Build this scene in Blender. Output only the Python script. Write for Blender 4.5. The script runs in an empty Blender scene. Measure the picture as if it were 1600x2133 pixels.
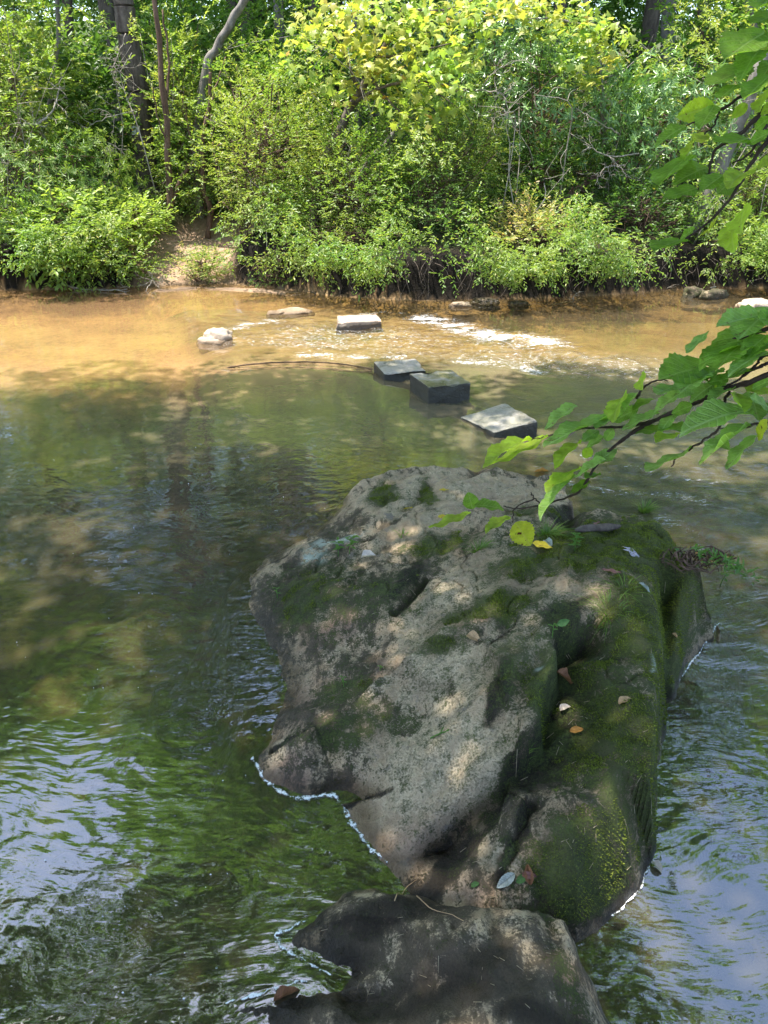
import bpy, math, random
import numpy as np
from mathutils import Vector, Matrix
random.seed(7)
RNG = np.random.default_rng(11)
SC = bpy.context.scene
COL = SC.collection
PI = math.pi

# ------------------------------------------------------------------ camera
CAM_H, PITCH, FPX = 2.1, math.radians(27.0), 1552.0
CT, ST = math.cos(PITCH), math.sin(PITCH)
def ray(px, py):
    u = (np.asarray(px, float)-800.0)/FPX; v = -(np.asarray(py, float)-1066.5)/FPX
    return np.stack([u, v*ST+CT, v*CT-ST], -1)
CAM = np.array([0., 0., CAM_H])
def at_z(px, py, z):
    d = ray(px, py); t = (np.asarray(z, float)-CAM_H)/d[..., 2]
    return CAM+d*t[..., None]
def at_y(px, py, Y):
    d = ray(px, py); return CAM+d*(Y/d[..., 1])[..., None]
def at_d(px, py, depth):
    return CAM+ray(px, py)*depth
def pxm(Y, z=1.0):
    return (Y*CT+(CAM_H-z)*ST)/FPX        # metres per photo pixel at that place
cam = bpy.data.cameras.new('camera'); cam.sensor_fit = 'VERTICAL'; cam.sensor_height = 36.0
cam.lens = FPX/2133.0*36.0; cam.clip_start = .02; cam.clip_end = 600
co = bpy.data.objects.new('camera', cam); COL.objects.link(co)
co.location = CAM; co.rotation_euler = (PI/2-PITCH, 0, 0); SC.camera = co

# ------------------------------------------------------------------ noise (numpy)
_perm = np.random.default_rng(5).permutation(256)
_perm = np.concatenate([_perm, _perm, _perm])
_grad = np.random.default_rng(6).normal(size=(256, 3)); _grad /= np.linalg.norm(_grad, axis=1)[:, None]
def noise(x, y, z=0.0):
    x, y, z = np.broadcast_arrays(np.asarray(x, float), np.asarray(y, float), np.asarray(z, float))
    xi, yi, zi = np.floor(x), np.floor(y), np.floor(z)
    xf, yf, zf = x-xi, y-yi, z-zi
    xi, yi, zi = xi.astype(int) & 255, yi.astype(int) & 255, zi.astype(int) & 255
    f = lambda t: t*t*t*(t*(t*6-15)+10)
    u, v, w = f(xf), f(yf), f(zf)
    def g(a, b, c):
        h = _perm[_perm[_perm[xi+a]+yi+b]+zi+c]; G = _grad[h]
        return G[..., 0]*(xf-a)+G[..., 1]*(yf-b)+G[..., 2]*(zf-c)
    l = lambda a, b, t: a+(b-a)*t
    return 1.5*l(l(l(g(0,0,0), g(1,0,0), u), l(g(0,1,0), g(1,1,0), u), v),
                 l(l(g(0,0,1), g(1,0,1), u), l(g(0,1,1), g(1,1,1), u), v), w)
def fbm(x, y, z=0.0, o=4, gain=.5):
    s = 0; a = 1.0
    for k in range(o):
        s = s+a*noise(x*2**k+17.3*k, y*2**k-9.1*k, np.asarray(z)*2**k+3.7*k); a *= gain
    return s
def sstep(a, b, x):
    t = np.clip((x-a)/(b-a), 0, 1); return t*t*(3-2*t)
def smin(a, b, k):
    h = np.clip(.5+.5*(b-a)/k, 0, 1); return b*(1-h)+a*h-k*h*(1-h)
def seg_dist(X, Y, P):
    """distance to an open polyline P (M,2), also the side (>0: right of travel) and the running fraction"""
    best = np.full(X.shape, 1e9); side = np.zeros(X.shape); frac = np.zeros(X.shape); n = len(P)-1
    for k in range(n):
        ax, ay = P[k]; bx, by = P[k+1]; dx, dy = bx-ax, by-ay; L = dx*dx+dy*dy+1e-12
        t = np.clip(((X-ax)*dx+(Y-ay)*dy)/L, 0, 1)
        ex, ey = X-ax-t*dx, Y-ay-t*dy; d = np.hypot(ex, ey); m = d < best
        best = np.where(m, d, best); side = np.where(m, np.sign(dy*ex-dx*ey), side); frac = np.where(m, (k+t)/n, frac)
    return best, side, frac
def poly_sd(X, Y, P, val=None):
    """signed distance to closed polygon P, positive inside; val: a number per vertex interpolated along the outline"""
    best = np.full(X.shape, 1e9); ins = np.zeros(X.shape, bool); out = np.zeros(X.shape); n = len(P)
    for k in range(n):
        ax, ay = P[k]; bx, by = P[(k+1) % n]; dx, dy = bx-ax, by-ay; L = dx*dx+dy*dy+1e-12
        t = np.clip(((X-ax)*dx+(Y-ay)*dy)/L, 0, 1); d = np.hypot(X-ax-t*dx, Y-ay-t*dy); m = d < best
        best = np.where(m, d, best)
        if val is not None: out = np.where(m, val[k]*(1-t)+val[(k+1) % n]*t, out)
        c = (ay > Y) != (by > Y); ins ^= c & (X < dx*(Y-ay)/(dy if abs(dy) > 1e-12 else 1e-12)+ax)
    sd = np.where(ins, best, -best)
    return (sd, out) if val is not None else sd
class TPS:
    def __init__(s, P, v, lam=1e-3):
        s.P = P; n = len(P)
        A = np.zeros((n+3, n+3)); A[:n, :n] = s.k(P[:, None]-P[None])+lam*np.eye(n); A[:n, n] = 1; A[:n, n+1:] = P
        A[n:, :n] = A[:n, n:].T; s.w = np.linalg.solve(A, np.concatenate([v, [0, 0, 0]]))
    @staticmethod
    def k(d):
        r2 = (d**2).sum(-1)+1e-12; return .5*r2*np.log(r2)
    def __call__(s, X, Y):
        o = s.w[-3]+s.w[-2]*X+s.w[-1]*Y
        for p, w in zip(s.P, s.w[:-3]):
            r2 = (X-p[0])**2+(Y-p[1])**2+1e-12; o = o+w*.5*r2*np.log(r2)
        return o

# ------------------------------------------------------------------ meshes
def raw_mesh(name, V, loops, sizes, smooth=True):
    me = bpy.data.meshes.new(name); V = np.asarray(V, np.float32)
    me.vertices.add(len(V)); me.vertices.foreach_set('co', V.ravel())
    loops = np.asarray(loops, np.int32).ravel(); sizes = np.asarray(sizes, np.int32)
    me.loops.add(len(loops)); me.loops.foreach_set('vertex_index', loops)
    me.polygons.add(len(sizes)); me.polygons.foreach_set('loop_start', np.concatenate([[0], np.cumsum(sizes)[:-1]]).astype(np.int32))
    if smooth: me.polygons.foreach_set('use_smooth', np.ones(len(sizes), bool))
    me.update(calc_edges=True); me.validate()
    return me
def attr(me, name, v):
    a = me.attributes.new(name, 'FLOAT', 'POINT'); a.data.foreach_set('value', np.asarray(v, np.float32).ravel())
def link(name, me, mat=None, parent=None):
    o = bpy.data.objects.new(name, me); COL.objects.link(o)
    if mat and me is not None and not me.materials: me.materials.append(mat)
    if parent: o.parent = parent; o.matrix_parent_inverse = parent.matrix_basis.inverted()
    return o
def tag(o, label=None, cat=None, group=None, kind=None):
    if label: o['label'] = label
    if cat: o['category'] = cat
    if group: o['group'] = group
    if kind: o['kind'] = kind
    return o
def empty(name, loc, label, cat, group=None):
    o = bpy.data.objects.new(name, None); COL.objects.link(o); o.location = tuple(map(float, loc)); o.empty_display_size = .1
    return tag(o, label, cat, group)
def grid_mesh(name, xs, ys, Z, X=None, Y=None):
    if X is None: X, Y = np.meshgrid(xs, ys)
    ny, nx = Z.shape; V = np.stack([X, Y, Z], -1).reshape(-1, 3)
    i = np.arange((ny-1)*(nx-1)); r, c = i//(nx-1), i % (nx-1); a = r*nx+c
    return raw_mesh(name, V, np.stack([a, a+1, a+nx+1, a+nx], -1), np.full(len(a), 4))
class MB:
    def __init__(s): s.V = []; s.L = []; s.S = []; s.n = 0
    def add(s, V, loops, sizes):
        s.V.append(np.asarray(V, float)); s.L.append(np.asarray(loops, int).ravel()+s.n); s.S.append(np.asarray(sizes, int)); s.n += len(V)
    def tube(s, P, R, sides=6, cap=True, rough=0., seed=0.):
        P = np.asarray(P, float); n = len(P); R = np.broadcast_to(np.asarray(R, float), (n,))
        T = np.gradient(P, axis=0) if n > 2 else np.repeat((P[1:]-P[:1]), 2, 0); T /= np.linalg.norm(T, axis=1)[:, None]+1e-9
        ref = np.array([0, 0, 1.]) if abs(T[0, 2]) < .8 else np.array([1., 0, 0])
        A = np.cross(T, ref); A /= np.linalg.norm(A, axis=1)[:, None]+1e-9; B = np.cross(T, A)
        th = np.arange(sides)*2*PI/sides; RR = np.repeat(R[:, None], sides, 1)
        if rough:
            k = np.arange(n)[:, None]*.11
            RR = RR*(1+.8*rough*noise(np.cos(th)[None]*1.2+seed, np.sin(th)[None]*1.2+seed, k)+.6*rough*noise(np.cos(th)[None]*4+seed, np.sin(th)[None]*4, k*.8))
        V = P[:, None]+RR[..., None]*(np.cos(th)[None, :, None]*A[:, None]+np.sin(th)[None, :, None]*B[:, None])
        i = np.arange((n-1)*sides); r, c = i//sides, i % sides; c2 = (c+1) % sides
        loops = [np.stack([r*sides+c, r*sides+c2, (r+1)*sides+c2, (r+1)*sides+c], -1).ravel()]; sizes = [np.full(len(i), 4)]
        if cap:
            loops += [np.arange(sides)[::-1], (n-1)*sides+np.arange(sides)]; sizes.append(np.array([sides, sides]))
        s.add(V.reshape(-1, 3), np.concatenate(loops), np.concatenate(sizes))
    def build(s, name, mat, parent=None, smooth=True):
        me = raw_mesh(name, np.concatenate(s.V), np.concatenate(s.L), np.concatenate(s.S), smooth)
        return link(name, me, mat, parent)
def nrm(v): return v/(np.linalg.norm(v, axis=-1, keepdims=True)+1e-9)
def curve(P, n):
    """Catmull-Rom through the points P"""
    P = np.asarray(P, float); Q = np.vstack([2*P[0]-P[1], P, 2*P[-1]-P[-2]]); t = np.linspace(0, len(P)-1-1e-6, n); k = t.astype(int); f = (t-k)[:, None]
    a, b, c, d = Q[k], Q[k+1], Q[k+2], Q[k+3]
    return .5*(2*b+(c-a)*f+(2*a-5*b+4*c-d)*f**2+(3*b-a-3*c+d)*f**3)
# leaf templates: rows of (along, across, up), loops, sizes
T_OVAL = (np.array([(0,0,0), (.28,.19,.06), (.68,.17,.05), (1,0,-.10), (.68,-.17,.05), (.28,-.19,.06)]), [0,3,2,1, 0,5,4,3], [4, 4])
T_LONG = (np.array([(0,0,0), (.30,.115,.03), (.68,.10,.02), (1,0,-.12), (.68,-.10,.02), (.30,-.115,.03)]), [0,3,2,1, 0,5,4,3], [4, 4])
_m = [(0,0), (.10,.16), (-.06,.38), (.22,.30), (.42,.60), (.55,.30), (.62,.20), (.70,.22), (1.0,0), (.70,-.22), (.62,-.20), (.55,-.30), (.42,-.60), (.22,-.30), (-.06,-.38), (.10,-.16)]
_mv = np.array([(a, b, -.25*b*b-.12*a*a) for a, b in _m]+[(.3, 0, .05)])
T_MAPLE = (_mv, sum([[16, (k+1) % 16, k] for k in range(16)], []), [3]*16)
def leaves(T, P, A, N, L, W=1.0):
    """many leaves at P along A facing N, length L"""
    tv, tl, ts = T; P = np.asarray(P, float); A = nrm(A); S = nrm(np.cross(N, A)); N = np.cross(A, S)
    L = np.broadcast_to(L, (len(P),)); W = np.broadcast_to(W, (len(P),))
    V = P[:, None]+L[:, None, None]*(tv[None, :, :1]*A[:, None]+tv[None, :, 1:2]*W[:, None, None]*S[:, None]+tv[None, :, 2:]*N[:, None])
    loops = (np.arange(len(P))[:, None]*len(tv)+np.asarray(tl)[None]).ravel()
    return V.reshape(-1, 3), loops, np.tile(ts, len(P))
# ------------------------------------------------------------------ materials
class NT:
    def __init__(s, name):
        s.m = bpy.data.materials.new(name); s.m.use_nodes = True; s.t = s.m.node_tree; s.t.nodes.clear()
        s.out = s.n('ShaderNodeOutputMaterial')
    def n(s, typ, **kw):
        x = s.t.nodes.new(typ)
        for k, v in kw.items(): setattr(x, k, v)
        return x
    def set(s, sock, v):
        if isinstance(v, bpy.types.NodeSocket): s.t.links.new(v, sock)
        elif v is not None:
            if sock.type == 'RGBA' and len(v) == 3: v = (*v, 1)
            sock.default_value = v
    def math(s, op, a, b=None, c=None, clamp=False):
        x = s.n('ShaderNodeMath', operation=op, use_clamp=clamp); s.set(x.inputs[0], a)
        if b is not None: s.set(x.inputs[1], b)
        if c is not None: s.set(x.inputs[2], c)
        return x.outputs[0]
    def mix(s, f, a, b, mode='MIX'):
        x = s.n('ShaderNodeMix', data_type='RGBA', blend_type=mode); s.set(x.inputs[0], f); s.set(x.inputs[6], a); s.set(x.inputs[7], b)
        return x.outputs[2]
    def coord(s): return s.n('ShaderNodeTexCoord').outputs['Object']
    def mapping(s, v, scale=(1,1,1), rot=(0,0,0), loc=(0,0,0)):
        x = s.n('ShaderNodeMapping'); s.set(x.inputs[0], v); x.inputs['Scale'].default_value = scale; x.inputs['Rotation'].default_value = rot; x.inputs['Location'].default_value = loc
        return x.outputs[0]
    def noise(s, v, scale, detail=4, rough=.55, dist=0., out='Fac'):
        x = s.n('ShaderNodeTexNoise'); s.set(x.inputs['Vector'], v); s.set(x.inputs['Scale'], scale); x.inputs['Detail'].default_value = detail
        x.inputs['Roughness'].default_value = rough; x.inputs['Distortion'].default_value = dist
        return x.outputs[out]
    def voro(s, v, scale, out='Distance', feature='F1'):
        x = s.n('ShaderNodeTexVoronoi', feature=feature); s.set(x.inputs['Vector'], v); x.inputs['Scale'].default_value = scale; return x.outputs[out]
    def ramp(s, f, stops, interp='LINEAR'):
        x = s.n('ShaderNodeValToRGB'); s.set(x.inputs[0], f); r = x.color_ramp; r.interpolation = interp
        while len(r.elements) < len(stops): r.elements.new(.5)
        for e, (p, c) in zip(r.elements, stops):
            e.position = p; e.color = (*c, 1) if hasattr(c, '__len__') else (c, c, c, 1)
        return x.outputs[0]
    def rng(s, f, a, b, c=0., d=1.):
        x = s.n('ShaderNodeMapRange', interpolation_type='SMOOTHSTEP'); s.set(x.inputs[0], f)
        for k, v in zip((1, 2, 3, 4), (a, b, c, d)): x.inputs[k].default_value = v
        return x.outputs[0]
    def attr(s, name): return s.n('ShaderNodeAttribute', attribute_name=name).outputs['Fac']
    def island(s): return s.n('ShaderNodeNewGeometry').outputs['Random Per Island']
    def bump(s, h, strength=1., dist=.01, normal=None):
        x = s.n('ShaderNodeBump'); s.set(x.inputs['Height'], h); s.set(x.inputs['Strength'], strength); x.inputs['Distance'].default_value = dist
        if normal is not None: s.set(x.inputs['Normal'], normal)
        return x.outputs[0]
    def pbsdf(s, color, rough=.6, spec=.5, normal=None):
        x = s.n('ShaderNodeBsdfPrincipled'); s.set(x.inputs['Base Color'], color); s.set(x.inputs['Roughness'], rough)
        s.set(x.inputs['Specular IOR Level'], spec)
        if normal is not None: s.set(x.inputs['Normal'], normal)
        return x.outputs[0]
    def shmix(s, f, a, b):
        x = s.n('ShaderNodeMixShader'); s.set(x.inputs[0], f); s.set(x.inputs[1], a); s.set(x.inputs[2], b); return x.outputs[0]
    def done(s, sh): s.t.links.new(sh, s.out.inputs['Surface']); return s.m

def leaf_mat(name, stops, trans=.4, tcol=1.6, rough=.42, spec=.45, patch=.35):
    m = NT(name); r = m.island(); c = m.ramp(r, stops)
    big = m.noise(m.coord(), .9, 2, .5); c = m.mix(m.math('MULTIPLY', patch, 1.), c, m.ramp(big, [(.35, stops[0][1]), (.65, stops[-1][1])]))
    tr = m.n('ShaderNodeBsdfTranslucent'); m.set(tr.inputs[0], m.mix(1., c, (tcol*1.05, tcol*1.1, tcol*.55), 'MULTIPLY'))
    return m.done(m.shmix(trans, m.pbsdf(c, rough, spec), tr.outputs[0]))
M = {}
M['laurel'] = leaf_mat('laurel_leaf', [(0, (0.077,0.155,0.027)), (.45, (0.138,0.256,0.044)), (.85, (0.209,0.334,0.066)), (1, (0.330,0.312,0.088))])
M['fine'] = leaf_mat('fine_leaf', [(0, (0.099,0.179,0.027)), (.5, (0.170,0.278,0.044)), (.9, (0.243,0.345,0.071)), (1, (0.396,0.334,0.100))])
M['broad'] = leaf_mat('broad_leaf', [(0, (0.129,0.222,0.044)), (.5, (0.235,0.351,0.066)), (1, (0.372,0.433,0.100))])
M['dark'] = leaf_mat('dark_leaf', [(0, (0.039,0.089,0.020)), (.6, (0.077,0.162,0.034)), (1, (0.143,0.223,0.049))])
M['rhodo'] = leaf_mat('rhododendron_leaf', [(0, (0.077,0.172,0.049)), (.5, (0.143,0.273,0.083)), (1, (0.243,0.367,0.132))], trans=.25, rough=.3, spec=.6)
M['maple'] = leaf_mat('maple_leaf', [(0, (.20,.36,.06)), (.5, (.33,.46,.09)), (.93, (.47,.53,.14)), (.985, (.52,.42,.10)), (1, (.55,.25,.06))], trans=.5, tcol=1.35)
M['blush'] = leaf_mat('blushing_leaf', [(0, (0.121,0.223,0.044)), (.5, (0.220,0.334,0.078)), (.82, (0.353,0.378,0.132)), (1, (0.507,0.300,0.166))])
M['forest'] = leaf_mat('forest_leaf', [(0, (0.050,0.123,0.022)), (.5, (0.121,0.239,0.042)), (1, (0.220,0.345,0.066))], trans=.45)
M['grassblade'] = leaf_mat('grass_blade', [(0, (.06,.13,.02)), (.6, (.11,.22,.035)), (1, (.22,.28,.07))], trans=.45)
M['sprig'] = leaf_mat('sprig_leaf', [(0, (.08,.18,.03)), (1, (.15,.28,.06))], trans=.4)

def bark(name, a, b, scale=9, moss=0.):
    m = NT(name); v = m.mapping(m.coord(), (scale, scale, scale*.22)); n = m.noise(v, 1.3, 6, .65, .4); f = m.noise(m.coord(), 34, 3)
    c = m.ramp(m.math('ADD', m.math('MULTIPLY', n, .75), m.math('MULTIPLY', f, .25)), [(.32, a), (.68, b)])
    if moss: c = m.mix(m.rng(m.noise(m.coord(), 3.1, 4), .62-moss, .75-moss), c, (.06,.085,.025))
    return m.done(m.pbsdf(c, .9, .15, m.bump(n, .8, .02)))
M['bark'] = bark('bark', (.045,.034,.028), (.19,.155,.13))
M['barkred'] = bark('reddish_bark', (.05,.03,.022), (.20,.13,.095), 14)
M['barkgrey'] = bark('grey_bark', (.07,.062,.055), (.30,.27,.24), 8)
M['deadwood'] = bark('dead_wood', (.16,.135,.11), (.48,.43,.37), 20)
M['twig'] = bark('twig', (.03,.020,.016), (.085,.06,.045), 40)
M['wetwood'] = bark('drop_line', (.05,.032,.02), (.19,.13,.08), 16)
def blaze_mat():
    m = NT('white_blaze_paint'); n = m.noise(m.coord(), 30, 4)
    return m.done(m.pbsdf(m.mix(m.rng(n, .5, .66), (.62,.64,.66), (.22,.2,.18)), .8, .2))
M['blaze'] = blaze_mat()

def ground_mat():
    m = NT('forest_soil'); co = m.coord(); n = m.noise(co, 2.2, 6, .6); f = m.noise(co, 26, 5, .7); lv = m.voro(co, 24, 'Color')
    sep = m.n('ShaderNodeSeparateColor'); m.set(sep.inputs[0], lv)
    soil = m.ramp(f, [(.3, (.014,.010,.007)), (.7, (.045,.032,.020))])
    litter = m.ramp(sep.outputs[0], [(0, (.035,.024,.014)), (.5, (.075,.05,.03)), (1, (.15,.10,.06))])
    c = m.mix(m.rng(n, .42, .6), soil, litter)
    mossy = m.mix(f, (.030,.055,.010), (.085,.13,.025)); c = m.mix(m.math('MULTIPLY', m.attr('moss'), m.rng(m.noise(co, 3.3, 5), .35, .55)), c, mossy)
    sand = m.ramp(m.math('ADD', m.math('MULTIPLY', m.noise(co, 7, 5, .65), .6), m.math('MULTIPLY', f, .4)), [(.3, (.20,.12,.075)), (.55, (.34,.235,.16)), (.75, (.44,.33,.25))])
    c = m.mix(m.math('MULTIPLY', m.attr('sand'), m.rng(m.math('ADD', n, m.math('MULTIPLY', m.attr('sand'), .5)), .45, .75)), c, sand)
    n17 = m.noise(co, 1.7, 5, .6, .3); f15 = m.noise(co, 15, 5, .65)
    bs = m.ramp(m.math('ADD', m.math('MULTIPLY', n17, .5), m.math('MULTIPLY', f15, .5)), [(.34, (.13,.075,.032)), (.46, (.34,.205,.10)), (.6, (.52,.33,.16)), (.75, (.62,.45,.27))])
    c = m.mix(m.attr('wet'), c, m.mix(f, (.003,.0024,.0018), (.013,.0095,.006))); c = m.mix(m.attr('bed'), c, bs)  # undercut's shadow painted into the soil: bank face near black, besides damp
    return m.done(m.pbsdf(c, .92, .2, m.bump(f, .8, .03)))
M['ground'] = ground_mat()

def bed_mat():
    m = NT('river_bed'); co = m.coord(); n = m.noise(co, 1.7, 5, .6, .3); f = m.noise(co, 15, 5, .65); st = m.voro(m.mapping(co, (1, 1.3, 1)), 5.5)
    mud = m.ramp(m.math('ADD', m.math('MULTIPLY', n, .6), m.math('MULTIPLY', f, .4)), [(.32, (.035,.033,.016)), (.5, (.085,.070,.034)), (.68, (.19,.125,.062))])
    sand = m.ramp(m.math('ADD', m.math('MULTIPLY', n, .5), m.math('MULTIPLY', f, .5)), [(.34, (.13,.075,.032)), (.46, (.34,.205,.10)), (.6, (.52,.33,.16)), (.75, (.62,.45,.27))])
    rock = m.ramp(m.math('ADD', m.math('MULTIPLY', m.noise(m.mapping(co, (1.5, 4, 3)), 2.2, 5, .6), .7), m.math('MULTIPLY', f, .3)), [(.33, (.10,.065,.03)), (.5, (.30,.19,.10)), (.62, (.42,.31,.20)), (.75, (.30,.25,.17))])
    alg = m.ramp(f, [(.3, (.045,.055,.010)), (.7, (.15,.16,.03))])
    c = m.mix(m.attr('sand'), mud, sand); c = m.mix(m.attr('rock'), c, rock)
    c = m.mix(m.math('MULTIPLY', m.attr('algae'), m.rng(m.noise(co, 4.0, 5, .65), .40, .58)), c, alg)
    return m.done(m.pbsdf(c, .6, .4, m.bump(f, .5, .03)))
M['bed'] = bed_mat()

def water_mat():
    m = NT('stream_water'); co = m.coord(); rap = m.attr('rapid'); far = m.attr('calm'); foam = m.attr('foam'); cr = m.attr('swirl')
    warp = m.n('ShaderNodeVectorMath', operation='MULTIPLY_ADD'); m.set(warp.inputs[0], m.noise(co, .9, 2, out='Color')); warp.inputs[1].default_value = (.55, .55, 0); m.set(warp.inputs[2], co)
    w = warp.outputs[0]
    a = m.noise(m.mapping(w, (.85, 1.15, 1), (0, 0, .25)), 11., 1.5, .45, .35)       # hand-wide ripples
    b = m.noise(m.mapping(w, (.45, 1.3, 1), (0, 0, .12)), 21., 2, .5, .2)            # small ripples
    c = m.noise(m.mapping(w, (.5, 1.5, 1), (0, 0, -.5)), 13., 3, .62, .5)            # torn water of the rapid
    big = m.noise(m.mapping(co, (.55, 1.1, 1)), 2.3, 2, .5)
    ha = m.math('MULTIPLY', a, cr); hb = m.math('MULTIPLY', b, m.math('MULTIPLY_ADD', cr, .22, .10))
    hc = m.math('MULTIPLY', c, m.math('MULTIPLY', rap, 3.2))
    h = m.math('ADD', m.math('ADD', ha, hb), m.math('ADD', hc, m.math('MULTIPLY', big, .6)))
    nb = m.bump(h, 1., .0046)
    fr = m.n('ShaderNodeFresnel'); m.set(fr.inputs[0], m.attr('gloss')); m.set(fr.inputs['Normal'], nb)
    gl = m.n('ShaderNodeBsdfGlossy'); gl.inputs['Roughness'].default_value = .025; m.set(gl.inputs['Normal'], nb); gl.inputs['Color'].default_value = (1, 1, 1, 1)
    tr = m.n('ShaderNodeBsdfTransparent'); m.set(tr.inputs[0], (.80,.78,.60))
    df = m.n('ShaderNodeBsdfDiffuse'); silt = m.mix(m.attr('siltwarm'), (.145,.126,.075), (.42,.25,.125)); m.set(df.inputs[0], silt)
    body = m.shmix(m.attr('murk'), tr.outputs[0], df.outputs[0])
    s = m.shmix(fr.outputs[0], body, gl.outputs[0])
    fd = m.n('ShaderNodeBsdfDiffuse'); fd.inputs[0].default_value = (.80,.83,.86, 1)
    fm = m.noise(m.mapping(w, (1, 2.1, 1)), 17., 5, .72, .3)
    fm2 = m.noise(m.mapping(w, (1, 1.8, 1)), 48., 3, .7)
    ff = m.math('MULTIPLY', m.rng(m.math('ADD', m.math('ADD', m.math('MULTIPLY', fm, .6), m.math('MULTIPLY', fm2, .4)), m.math('MULTIPLY', foam, .21)), .58, .80), .85)  # foam together with the painted sun-glint specks
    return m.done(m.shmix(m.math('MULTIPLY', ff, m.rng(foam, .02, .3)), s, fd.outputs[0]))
M['water'] = water_mat()

def rock_mat():
    """attributes: moss, bare, pink, dark, lichen, wet"""
    m = NT('mossy_sandstone'); co = m.coord()
    st = m.mapping(co, (1.0, .42, 1), (0, 0, -.55)); n1 = m.noise(st, 5.5, 6, .62, .5); n2 = m.noise(co, 24, 6, .68, .2); n3 = m.noise(co, 130, 4, .75); n4 = m.noise(st, 14, 5, .65, .4)
    bare = m.ramp(m.math('ADD', m.math('MULTIPLY', n1, .55), m.math('MULTIPLY', n2, .45)), [(.34, (.23,.160,.098)), (.47, (.42,.32,.205)), (.60, (.70,.565,.385))])
    pink = m.ramp(n2, [(.35, (.22,.135,.095)), (.65, (.43,.29,.21))]); c = m.mix(m.attr('pink'), bare, pink)
    blue = m.rng(m.noise(co, 8.5, 4, .6), .60, .70); c = m.mix(m.math('MULTIPLY', blue, .55), c, (.125,.125,.135))
    grime_shade = m.ramp(n3, [(.3, (.022,.0165,.010)), (.7, (.115,.088,.058))])
    def cen(x, k): return m.math('MULTIPLY', m.math('SUBTRACT', x, .5), k)
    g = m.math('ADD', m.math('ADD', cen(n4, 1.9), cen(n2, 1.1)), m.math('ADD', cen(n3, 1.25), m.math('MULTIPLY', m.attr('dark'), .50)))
    g = m.math('SUBTRACT', g, m.math('MULTIPLY', m.attr('bare'), .62)); gm = m.math('MULTIPLY', m.rng(g, .04, .42), .94); c = m.mix(gm, c, grime_shade)
    c = m.mix(m.rng(m.attr('dark'), .75, 1.5), c, m.mix(1., c, (.30,.28,.25), 'MULTIPLY'))  # shade of clefts and hollows painted into the rock colour
    mossc = m.ramp(m.math('ADD', m.math('MULTIPLY', n3, .6), m.math('MULTIPLY', n4, .4)), [(.32, (.016,.020,.006)), (.48, (.052,.066,.015)), (.62, (.11,.14,.028)), (.75, (.19,.21,.055))])
    mm = m.math('ADD', m.math('ADD', cen(n2, 1.2), cen(n1, .7)), m.math('ADD', cen(n3, 1.1), m.math('MULTIPLY', m.attr('moss'), .55)))
    mk = m.math('MULTIPLY', m.rng(mm, .10, .50), .92); c = m.mix(mk, c, mossc)
    lich = m.math('MULTIPLY', m.attr('lichen'), m.rng(n2, .42, .5)); c = m.mix(lich, c, (.52,.58,.50))
    wet = m.attr('wet'); c = m.mix(wet, c, m.mix(1., c, (.42,.38,.32), 'MULTIPLY'))
    h = m.math('ADD', m.math('ADD', m.math('MULTIPLY', n4, .5), m.math('MULTIPLY', n2, .35)), m.math('MULTIPLY', n3, m.math('MULTIPLY_ADD', mk, .30, .26)))
    ro = m.n('ShaderNodeMapRange'); m.set(ro.inputs[0], wet); ro.inputs[3].default_value = .82; ro.inputs[4].default_value = .28
    return m.done(m.pbsdf(c, ro.outputs[0], .35, m.bump(h, 1., .030)))
M['rock'] = rock_mat()
def block_mat():
    m = NT('cut_stone'); co = m.coord(); n = m.noise(co, 6, 6, .65); f = m.noise(co, 40, 5, .7)
    c = m.ramp(m.math('ADD', m.math('MULTIPLY', n, .6), m.math('MULTIPLY', f, .4)), [(.3, (.22,.20,.17)), (.55, (.42,.39,.35)), (.75, (.58,.54,.50))])
    c = m.mix(m.math('MULTIPLY', m.attr('pink'), .8), c, m.mix(1., c, (1.05,.80,.70), 'MULTIPLY')); c = m.mix(m.math('MULTIPLY', m.attr('reflect_tint'), m.rng(n, .35, .55)), c, (.19,.175,.085))  # olive reflection painted over the stone tops, fainter on the sides
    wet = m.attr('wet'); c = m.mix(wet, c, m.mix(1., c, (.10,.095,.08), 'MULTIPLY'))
    ro = m.n('ShaderNodeMapRange'); m.set(ro.inputs[0], m.rng(m.math('ADD', n, m.math('MULTIPLY', wet, .3)), .45, .62)); ro.inputs[3].default_value = .7; ro.inputs[4].default_value = .25
    return m.done(m.pbsdf(c, ro.outputs[0], .3, m.bump(f, .8, .02)))
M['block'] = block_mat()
def pale_rock():
    m = NT('pale_streambed_rock'); co = m.coord(); n = m.noise(co, 7, 6, .65); f = m.noise(co, 50, 4, .7)
    c = m.ramp(m.math('ADD', m.math('MULTIPLY', n, .6), m.math('MULTIPLY', f, .4)), [(.3, (.22,.15,.10)), (.5, (.40,.31,.23)), (.7, (.55,.46,.37))])
    wet = m.attr('wet'); c = m.mix(wet, c, m.mix(1., c, (.4,.34,.26), 'MULTIPLY'))
    return m.done(m.pbsdf(c, .6, .4, m.bump(f, .6, .02)))
M['palerock'] = pale_rock()
def foam_mat():
    m = NT('foam'); n = m.noise(m.coord(), 60, 4, .7)
    n = m.noise(m.coord(), 24, 5, .75); p = m.pbsdf(m.ramp(n, [(.3, (.5,.53,.55)), (.6, (.86,.88,.90))]), .7, .3, m.bump(n, .6, .008)); tr = m.n('ShaderNodeBsdfTransparent')
    n2 = m.noise(m.coord(), 75, 3, .75); e = m.attr('edge')
    return m.done(m.shmix(m.rng(m.math('SUBTRACT', m.math('ADD', m.math('MULTIPLY', n, .5), m.math('MULTIPLY', n2, .5)), m.math('MULTIPLY', e, .30)), .42, .52), tr.outputs[0], p))
M['foam'] = foam_mat()
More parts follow.
